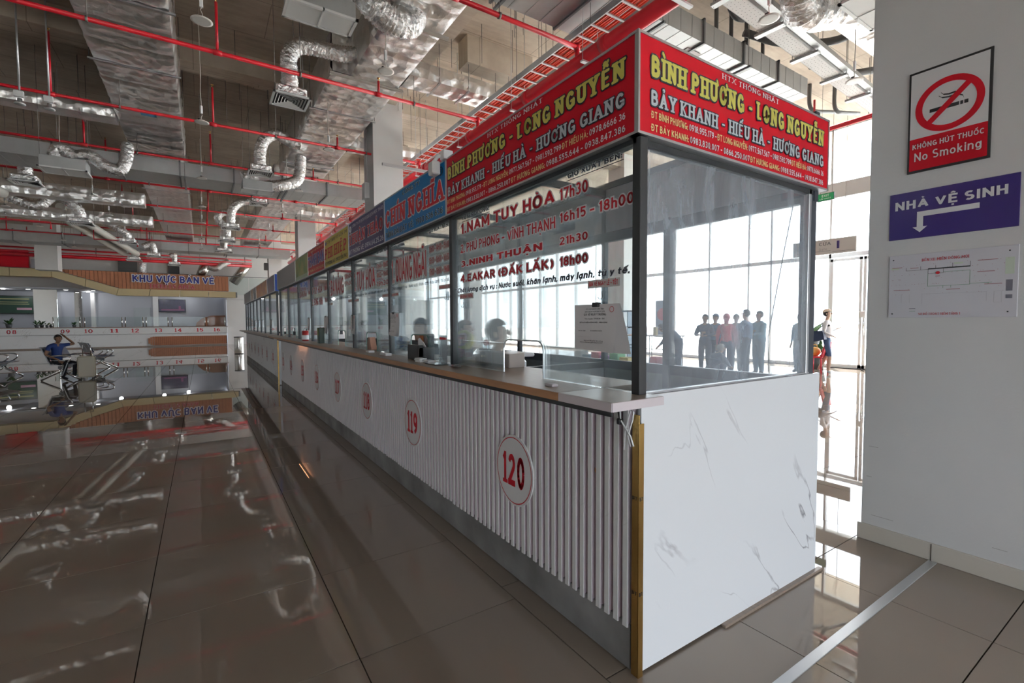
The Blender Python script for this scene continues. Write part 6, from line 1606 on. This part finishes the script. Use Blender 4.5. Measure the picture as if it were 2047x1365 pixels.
# ---- things on and around the near worktop
z = ZC
bl = thing('plastic_bowl', 'clear plastic bowl holding pink packets behind the near glass', 'bowl', (1.60, 3.09, z))
part('bowl', MB().lathe([(.0, .004), (.07, .004), (.10, .10), (.103, .10), (.075, .0), (0, 0)], (1.60, 3.09, z), 20), G_plast, bl)
for i, (dx, dy, dz, a) in enumerate(((-.03, .02, .03, .3), (.02, -.03, .035, 1.2), (.0, .05, .05, 2.1), (-.04, -.03, .07, .8))):
    solid('pink_packet', MB().bbox(1.60 + dx - .025, 1.60 + dx + .025, 3.09 + dy - .02, 3.09 + dy + .02, z + dz, z + dz + .035, .008), mat('pink_paper', (.70, .20, .28), .6), 'pink packet in the clear bowl, %s' % ['lowest', 'toward the glass', 'at the left', 'topmost'][i], 'packet', group='pink packets in the bowl')
tp = thing('tape_roll', 'large roll of yellow packing tape resting on the bowl', 'tape roll', (1.60, 3.06, z + .14))
ax = Vector((-.75, -.35, .35)).normalized(); u = ax.orthogonal().normalized(); w_ = ax.cross(u); c = Vector((1.59, 3.08, z + .155))
def ring(r0, r1, h):
    n = 28; vs = []
    for r_, hh in ((r1, -h), (r1, h), (r0, h), (r0, -h)):
        vs += [c + ax * hh + (u * math.cos(2 * PI * k / n) + w_ * math.sin(2 * PI * k / n)) * r_ for k in range(n)]
    return MB().add(vs, [(i * n + k, i * n + (k + 1) % n, ((i + 1) % 4) * n + (k + 1) % n, ((i + 1) % 4) * n + k) for i in range(4) for k in range(n)], True)
part('tape', ring(.052, .075, .026), mat('yellow_tape', (.55, .50, .05), .15), tp)
part('core', ring(.044, .052, .026), mat('tape_core', (.50, .28, .27), .7), tp)
pc = thing('pen_cup', 'black pen cup holding a clear pen and flower ornament', 'cup', (1.56, 2.70, z))
part('cup', MB().bbox(1.53, 1.59, 2.67, 2.73, z, z + .10, .006), M_plasticb, pc)
part('glass_ornament', MB().tube([(1.56, 2.70, z + .10), (1.56, 2.70, z + .19)], .026, 10), G_plast, pc)
part('flower', MB().ell((1.56, 2.70, z + .155), (.018, .018, .022), 8, 6), M_redtxt, pc)
part('pen', MB().tube([(1.57, 2.68, z + .08), (1.55, 2.64, z + .25)], .004, 6), M_plasticb, pc)
part('crest', MB().box(1.528, 1.53, 2.69, 2.71, z + .06, z + .075), mat('gold_paint', (.7, .6, .35), .4), pc)
bx = solid('wooden_box', MB().bbox(1.60, 1.72, 2.48, 2.92, z, z + .09, .004), M_palewood, 'low pale wooden box behind the glass under the pen cup', 'box')
er = solid('small_block', MB().bbox(1.300, 1.335, 1.66, 1.72, z, z + .012, .003), M_mauveedge, 'small pale eraser-like block lying on the near worktop', 'block')
tb = thing('tissue_box', 'black tray box holding white slips, standing in the serving opening', 'box', (1.44, 3.5, z))
part('box_front', MB().bbox(1.37, 1.41, 3.39, 3.62, z, z + .115, .004).bbox(1.37, 1.50, 3.39, 3.41, z, z + .10, .003).bbox(1.37, 1.50, 3.60, 3.62, z, z + .10, .003).bbox(1.49, 1.50, 3.39, 3.62, z, z + .20, .003), M_plasticb, tb)
part('picture_card', MB().bbox(1.475, 1.485, 3.40, 3.61, z + .02, z + .20, .002), mat('dark_photo_card', (.03, .03, .03), .3, noise=.9, nscale=22, col2=(.35, .35, .36)), tb)
part('orange_card', MB().bbox(1.468, 1.474, 3.54, 3.61, z + .02, z + .195, .002), mat('rust_card', (.40, .12, .03), .4), tb)
part('paper_slip', MB().prism([(3.46, z + .02), (3.61, z + .02), (3.61, z + .155), (3.58, z + .165), (3.50, z + .13), (3.46, z + .10)], 1.455, 1.462, 'x'), M_paper, tb)
def cards(x, y, label, n=3, s=1):
    for i in range(n):
        dy = random.uniform(-.008, .008)
        solid('name_card_stack', MB().bbox(x - .028, x + .028, y - .05 * s + dy, y + .05 * s + dy, z + i * .010, z + .009 + i * .010, .002), M_plasticw, label + ', %s of the stack' % ['bottom', 'middle', 'top'][i], 'card stack', group=label)
cards(1.34, 3.28, 'white business card box beside the black tray', 3)
cards(1.36, 3.18, 'white business card box nearest the second post', 2)
cards(1.36, 4.13, 'white card holder by the third post', 2, 1.6)
cards(1.36, 4.60, 'white card holder in the third opening', 2)
ds = thing('display_stand', 'clear acrylic stand with a small red-headed card by the second post', 'stand', (1.38, 3.02, z))
part('stand_foot', MB().bbox(1.30, 1.40, 2.93, 3.10, z, z + .006, .002), G_plast, ds)
part('stand_sheet', MB().bbox(1.395, 1.400, 2.95, 3.08, z, z + .20, .001), G_plast, ds)
part('card_header', MB().box(1.393, 1.395, 2.97, 3.06, z + .17, z + .185), M_redtxt, ds)
solid('tape_strip', MB().bbox(1.36, 1.39, 2.72, 2.86, z, z + .012, .004), G_plast, 'short clear plastic strip lying beside the second post', 'plastic strip')

def sheets(y0, y1, z0, z1, label, n=5, text=True, curl=.03, x=GX - .012):
    t = thing('price_sheets', label, 'paper', (x, (y0 + y1) / 2, z0))
    for i in range(n):
        xx = x + .0025 * (n - 1 - i); oy = -.012 * (n - 1 - i)
        pts = []
        m = 6; vs = []; 
        for a in range(m + 1):
            zz = z1 + (z0 - z1) * a / m
            for b in range(4):
                yy = y1 + (y0 - y1) * b / 3 + oy * (a / m) * (b / 3 + .3)
                bend = -curl * (a / m) ** 2 * (b / 3) * (1 if i == n - 1 else .6)
                vs.append((xx + bend, yy, zz - .010 * (b / 3) * (a / m)))
        k = len(vs); vs2 = vs + [(p[0] + .0005, p[1], p[2]) for p in vs]
        fs = [(a * 4 + b, a * 4 + b + 1, (a + 1) * 4 + b + 1, (a + 1) * 4 + b) for a in range(m) for b in range(3)]
        fs += [tuple(k + q for q in reversed(f)) for f in fs]
        part('sheet', MB().add(vs2, fs, True), M_paper, t)
    w = y1 - y0; h = z1 - z0
    part('bulldog_clip', MB().bbox(x - .008, x + .012, y0 + w * .40, y0 + w * .55, z1 - .012, z1 + .008, .002), M_plasticb, t)
    if text:
        fr__ = lambda a, v, n_: (x - .001 - n_ - curl * ((z1 - v) / h) ** 2 * max(0, (y1 - a) / w), a, v)
        for (s, c, wd, f, hh) in (('CTY XE KHÁCH LIÊN TỈNH', .5, .42, .12, .006), ('DU LỊCH VÀ DỊCH VỤ', .5, .46, .175, .006), ('GIÁ VÉ NGÀY THƯỜNG', .5, .52, .25, .010), ('Tên tuyến: TP.HCM - BX.', .5, .48, .335, .006), ('BẾN XE MIỀN ĐÔNG MỚI - BÌNH ĐỊNH', .47, .66, .42, .006), ('Giá vé 1 lượt', .2, .18, .60, .005), ('12 GIƯỜNG NẰM', .55, .28, .60, .005), ('Giá vé đã gồm ăn uống', .5, .48, .82, .005), ('Giá vé đã bao gồm thuế GTGT', .45, .58, .86, .005)):
            line(t, s, fr__, y1 - w * (c - wd / 2), y1 - w * (c + wd / 2), z1 - h * f, hh, M_dark, .12, 0, None, 0, .001, name='print', disc=4)
        part('table_rule', MB().box(x - .003, x - .0022, y0 + w * .1, y1 - w * .1, z1 - h * .46, z1 - h * .458).box(x - .007, x - .006, y0 + w * .1, y1 - w * .1, z1 - h * .73, z1 - h * .728), mat('rule_grey', (.45, .45, .47), .6), t)
        part('red_stamp', MB().tube([(x - .002, y0 + w * .12 + .012 * math.cos(R(k * 30)), z1 - h * .12 + .012 * math.sin(R(k * 30))) for k in range(13)], .001, 4), M_redtxt, t)
    return t
sheets(1.405, 1.675, 1.325, 1.522, 'thick sheaf of clipped price sheets hanging on the near booth glass', 6)
sheets(4.02, 4.30, 1.33, 1.53, 'clipped price sheet hanging in front of the third post', 3)
sheets(6.85, 7.05, 1.30, 1.53, 'curled white sheets hanging near the fifth post', 4, False)
sheets(5.45, 5.62, 1.32, 1.53, 'narrow printed sheet hanging by the fourth post', 2, True, .01)
sheets(8.1, 8.3, 1.33, 1.52, 'small white sheets in the sixth booth window', 2, False)
for k, yy in enumerate((13.0, 15.2, 16.2, 17.3)): sheets(yy, yy + .3, 1.32, 1.52, 'white sheets hanging on the farther run of glass, %s from the gap' % ordn[k], 2, False)
pn = thing('notice_paper', 'pink and violet notices stuck inside the glass beside the fourth post', 'paper', (1.47, 5.4, 1.2))
part('sheet', MB().box(GX + .012, GX + .014, 5.30, 5.42, 1.36, 1.55), mat('pale_pink_paper', (.70, .62, .68), .7), pn)
part('violet_card', MB().box(GX + .012, GX + .014, 5.30, 5.42, 1.22, 1.34), mat('violet_card', (.18, .17, .42), .6), pn)
ps = solid('poster', MB().box(1.52, 1.525, 5.65, 5.98, 1.24, 1.52), mat('landscape_poster', (.30, .42, .50), .4, noise=.8, nscale=6, col2=(.30, .36, .16)), 'landscape poster inside the fourth booth window', 'poster')
bg = thing('handbag', 'dark maroon handbag standing inside the third booth opening', 'handbag', (1.54, 4.75, z))
part('bag_body', MB().ell((1.56, 4.78, z + .07), (.055, .09, .075), 14, 10), mat('maroon_leather', (.16, .03, .04), .35), bg)
part('bag_strap', MB().tube(smooth([(1.53, 4.70, z + .08), (1.52, 4.72, z + .16), (1.52, 4.82, z + .165), (1.53, 4.86, z + .08)], 4), .006, 6), M_plasticb, bg)
solid('water_bottle', MB().lathe([(0, 0), (.032, 0), (.032, .13), (.014, .17), (.014, .19), (0, .19)], (1.62, 4.68, z), 12), mat('bottle_blue', (.25, .42, .62), .2), 'blue labelled water bottle behind the maroon bag', 'bottle')
solid('folded_carton', MB().prism([(5.02, z), (5.22, z), (5.14, z + .13), (5.08, z + .13)], 1.50, 1.56, 'x'), mat('salmon_card', (.62, .36, .27), .7), 'salmon folded card triangle standing behind the glass by the fourth post', 'card')
fnn = thing('desk_fan', 'pink and white round desk fan inside the fourth booth', 'fan', (1.62, 5.75, z))
cfx = Vector((1.60, 5.78, z + .12))
part('fan_ring', MB().tube([cfx + Vector((0, .10 * math.cos(R(k * 15)), .10 * math.sin(R(k * 15)))) for k in range(25)], .012, 8), M_plasticw, fnn)
part('fan_back', MB().tube([cfx + Vector((.01, 0, 0)), cfx + Vector((.05, 0, 0))], .07, 16), mat('fan_pink', (.45, .16, .22), .4), fnn)
for k in range(12): part('guard_wire', MB().tube([cfx, cfx + Vector((-.012, .10 * math.cos(R(k * 30)), .10 * math.sin(R(k * 30))))], .0018, 4), M_plasticw, fnn)
part('fan_foot', MB().lathe([(0, 0), (.06, 0), (.05, .015), (.012, .02), (.012, .05)], (1.62, 5.78, z), 14), M_plasticw, fnn)
for i, (y, l) in enumerate(((7.0, 'dark green drinks carton standing by the fifth post'), (8.15, 'red and white tin standing by the sixth post'))):
    t = thing('container', l, 'container', (1.42, y, z))
    if i: part('body', MB().lathe([(0, 0), (.05, 0), (.05, .16), (0, .16)], (1.38, y, z), 16), mat('tin_red', (.45, .04, .04), .3), t); part('label', MB().lathe([(.0515, .02), (.0515, .09)], (1.38, y, z), 16), M_plasticw, t)
    else: part('body', MB().bbox(1.36, 1.44, y, y + .12, z, z + .22, .006), mat('carton_green', (.02, .04, .03), .4), t); part('label', MB().box(1.358, 1.36, y + .01, y + .11, z + .11, z + .21), mat('label_olive', (.20, .24, .05), .5), t)
# warm under-counter lamp strip far along the counter
ul = thing('strip_lamp', 'warm strip lamp glowing under the worktop near plaque 115', 'lamp', (1.38, 8.6, 1.09))
part('lamp_strip', MB().box(1.375, 1.40, 8.25, 9.15, 1.098, 1.108), mat('warm_glow', (1, .6, .35), .5, emit=(1, .42, .20), estr=7), ul)

# ================================================================ WAITING PEOPLE BY THE FACADE
def LP(px): return px
def grp(l, x, y, rz, **k): return person(l, (x, y, 0), rz, sleeves=k.pop('sleeves', 'long'), bulk=1.5, **{'s': .94, **k})
BENT = dict(elL=(.12, .24, 1.12), wrL=(.28, .10, 1.10), elR=(.12, -.24, 1.12), wrR=(.28, -.10, 1.12))
grp('person in a dark jacket standing at the left of the waiting group', 11.52, 7.95, R(200), shirt=(.10, .12, .18), pants=(.06, .08, .12), J=BENT)
grp('person in a blue cap and blue jacket in the waiting group', 11.92, 7.9, R(190), shirt=(.14, .20, .34), pants=(.05, .07, .12), cap=(.06, .10, .22), J=BENT)
grp('person in a red hooded top seen from behind in the waiting group', 11.14, 7.08, R(30), shirt=(.60, .10, .14), pants=(.08, .10, .16), hair=mat('red_hood', (.55, .09, .13), .8), longhair=True)
grp('tall person in pale blue standing behind the red hooded top', 12.45, 7.62, R(210), shirt=(.35, .50, .62), pants=(.20, .26, .32), J=BENT)
grp('broad person in blue standing right of the red hooded top', 11.71, 6.91, R(100), shirt=(.16, .24, .38), pants=(.06, .08, .12), J=BENT, s=1.0)
grp('person in teal blue at the right of the waiting group', 12.15, 6.80, R(160), shirt=(.18, .32, .42), pants=(.20, .30, .40), J=BENT, s=.98)
CR = dict(pelvis=(0, 0, .25), waist=(.08, 0, .36), chest=(.18, 0, .52), upper=(.24, 0, .63), neck=(.28, 0, .70), jaw=(.35, 0, .74), head=(.34, 0, .82), crown=(.33, 0, .875), shL=(.24, .16, .62), shR=(.24, -.16, .62), elL=(.36, .22, .42), elR=(.36, -.22, .42), wrL=(.52, .12, .35), wrR=(.52, -.12, .35),
          hpL=(.02, .10, .24), hpR=(.02, -.10, .24), knL=(.36, .16, .42), knR=(.36, -.16, .42), anL=(.16, .14, .08), anR=(.16, -.14, .08), toL=(.30, .15, .04), toR=(.30, -.15, .04))
grp('grey haired person in dark clothes crouching in front of the others', 10.27, 6.95, R(-20), shirt=(.08, .11, .18), pants=(.07, .10, .16), hair=M_hairg, J=CR)
BD = dict(waist=(.05, 0, 1.04), chest=(.20, 0, 1.16), upper=(.32, 0, 1.22), neck=(.40, 0, 1.24), jaw=(.47, 0, 1.25), head=(.50, 0, 1.32), crown=(.51, 0, 1.37), shL=(.30, .16, 1.20), shR=(.30, -.16, 1.20), elL=(.38, .20, .98), elR=(.38, -.20, .98), wrL=(.52, .14, .84), wrR=(.52, -.14, .84))
grp('person in dark clothes bending over the stall table', 10.55, 8.05, R(120), shirt=(.10, .14, .22), pants=(.08, .11, .18), J=BD)
# woman with a visor near the doors
WALK = dict(anL=(-.20, .08, .09), knL=(-.02, .10, .48), toL=(-.08, .09, .03), anR=(.06, -.07, .08), knR=(.10, -.09, .48), elR=(-.02, -.20, 1.12), wrR=(.16, -.16, 1.02), elL=(.0, .21, 1.12), wrL=(.18, .18, 1.20))
gw = person('young woman with a sun visor, white top and blue shorts by the doors', (13.9, 5.95, 0), R(-80), J=WALK, shirt=(.80, .80, .82), pants=(.06, .10, .20), shoe=(.6, .6, .6), shorts=True, skin=M_skinl, cap=(.75, .62, .50), sleeves='long')
hb = thing('shoulder_bag', 'large dark blue bag on the arm of the young woman by the doors', 'bag', (13.7, 6.15, .95))
part('bag_body', MB().prism([(5.88, .93), (6.18, .85), (6.25, 1.02), (6.15, 1.14), (5.93, 1.16)], 13.60, 13.74, 'x'), mat('bag_navy', (.025, .04, .09), .5), hb)
part('bag_strap', MB().tube(smooth([(13.67, 5.95, 1.14), (13.75, 5.92, 1.34), (13.8, 5.95, 1.36), (13.67, 6.1, 1.14)], 4), .012, 6), mat('bag_navy', (.025, .04, .09), .5), hb)
rc = thing('plastic_chair', 'red plastic stool chair beside the young woman', 'chair', (14.0, 6.5, 0))
M_rp = mat('red_plastic', (.65, .03, .05), .35)
part('seat', MB().bbox(13.8, 14.2, 6.02, 6.42, .42, .45, .01), M_rp, rc)
for dx in (13.83, 14.17):
    for dy in (6.05, 6.39): part('leg', MB().tube([(dx, dy, .42), (dx + (.02 if dx > 14 else -.02), dy + (.02 if dy > 6.2 else -.02), 0.0)], .022, 6), M_rp, rc)
part('backrest', MB().prism([(6.02, .45), (6.07, .45), (5.96, .85), (5.92, .85)], 13.82, 14.18, 'x'), M_rp, rc)
ob = thing('carrier_bag', 'yellow orange carrier bag on the red plastic chair', 'bag', (14, 6.45, .45))
part('bag_body', MB().ell((14.0, 6.28, .58), (.13, .14, .13), 12, 8), mat('orange_bag', (.80, .38, .08), .5), ob)
part('bag_handle', MB().tube(smooth([(14, 6.22, .68), (14, 6.24, .76), (14, 6.32, .76), (14, 6.34, .68)], 3), .012, 6), mat('orange_bag', (.80, .38, .08), .5), ob)
plant(15.2, 6.78, 0, 2.6, 'tall leafy potted plant standing at the door edge behind the young woman', 12)
plant(15.2, 6.95, .55, 2.6, 'upper leafy growth of the plant by the doors', 13)
grp('person in pale blue half hidden by the corner post of the end booth', 13.54, 6.45, R(170), shirt=(.35, .5, .65), pants=(.2, .3, .4))
# stall: table with goods, legs, bottles, poster
st = thing('stall_table', 'metal legged stall table heaped with goods left of the waiting group', 'table', (11.3, 9.6, 0))
part('tabletop', MB().bbox(10.9, 11.6, 8.65, 11.2, .98, 1.02, .006), M_plasticw, st)
for x in (10.95, 11.55):
    for y in (8.7, 9.3, 9.9, 10.5, 11.1): part('leg', MB().tube([(x, y, 0), (x, y, .98)], .015, 6), M_dpipe, st)
part('crossbar', MB().tube([(10.95, 8.7, .62), (10.95, 11.1, .62)], .012, 6).tube([(10.95, 8.7, .2), (10.95, 11.1, .2)], .012, 6), M_dpipe, st)
random.seed(9)
gc = [(.55, .12, .15), (.15, .35, .55), (.65, .65, .68), (.6, .5, .2), (.2, .45, .25), (.45, .2, .5)]
for k in range(18):
    y = 8.8 + k * .135; h = random.uniform(.10, .26); x = 11.0 + (k % 3) * .16; cc = gc[k % 6]
    solid('goods_carton', MB().bbox(x, x + .10, y, y + .10, 1.02, 1.02 + h, .008), mat('goods%d' % (k % 6), cc, .5), 'small %s carton on the stall table, %s' % (('red', 'blue', 'pale grey', 'ochre', 'green', 'purple')[k % 6], ('toward the waiting group', 'about the middle of the table', 'toward the booth posts')[k // 6]), 'carton', group='cartons on the stall table')
for k in range(6):
    solid('crate', MB().bbox(10.6, 10.95, 9.9 + k * .42, 10.25 + k * .42, 0, .34 + .1 * (k % 2), .01), mat('goods%d' % ((k + 3) % 6), gc[(k + 3) % 6], .5), '%s goods crate on the floor before the stall, seen through the dirty glass' % ('ochre', 'green', 'purple', 'red', 'blue', 'pale grey')[k], 'crate', group='crates before the stall')
solid('bag', MB().bbox(10.6, 10.9, 8.85, 9.1, 0, .42, .03), mat('red_white_bag', (.6, .1, .12), .5), 'red and white shopping bag under the stall table', 'bag')
solid('backpack', MB().ell((10.8, 8.5, .22), (.2, .22, .22), 12, 8), M_dpipe, 'dark round backpack on the floor by the stall', 'backpack')
hp = thing('hanging_poster', 'tall pale banner with a pink disc standing behind the stall', 'banner', (12.6, 10.4, 0))
part('banner', MB().box(12.6, 12.63, 10.0, 10.55, .9, 2.1), mat('banner_blue', (.45, .55, .70), .5), hp)
part('disc', MB().tube([(12.585, 10.28, 1.65), (12.6, 10.28, 1.65)], .2, 20), mat('banner_pink', (.75, .25, .32), .5), hp)
part('pole', MB().tube([(12.65, 10.27, 0), (12.65, 10.27, 2.15)], .015, 6), M_alu, hp)
solid('display_shelf', MB().box(12.2, 12.5, 11.4, 12.6, 0, .05).box(12.2, 12.5, 11.4, 12.6, .6, .64).box(12.2, 12.5, 11.4, 12.6, 1.2, 1.24).box(12.2, 12.5, 11.4, 12.6, 1.75, 1.8).box(12.2, 12.5, 11.4, 11.44, 0, 1.8).box(12.2, 12.5, 12.56, 12.6, 0, 1.8), mat('shelf_blue', (.25, .32, .42), .5), 'tall bluish display shelf at the back of the stall', 'shelf')
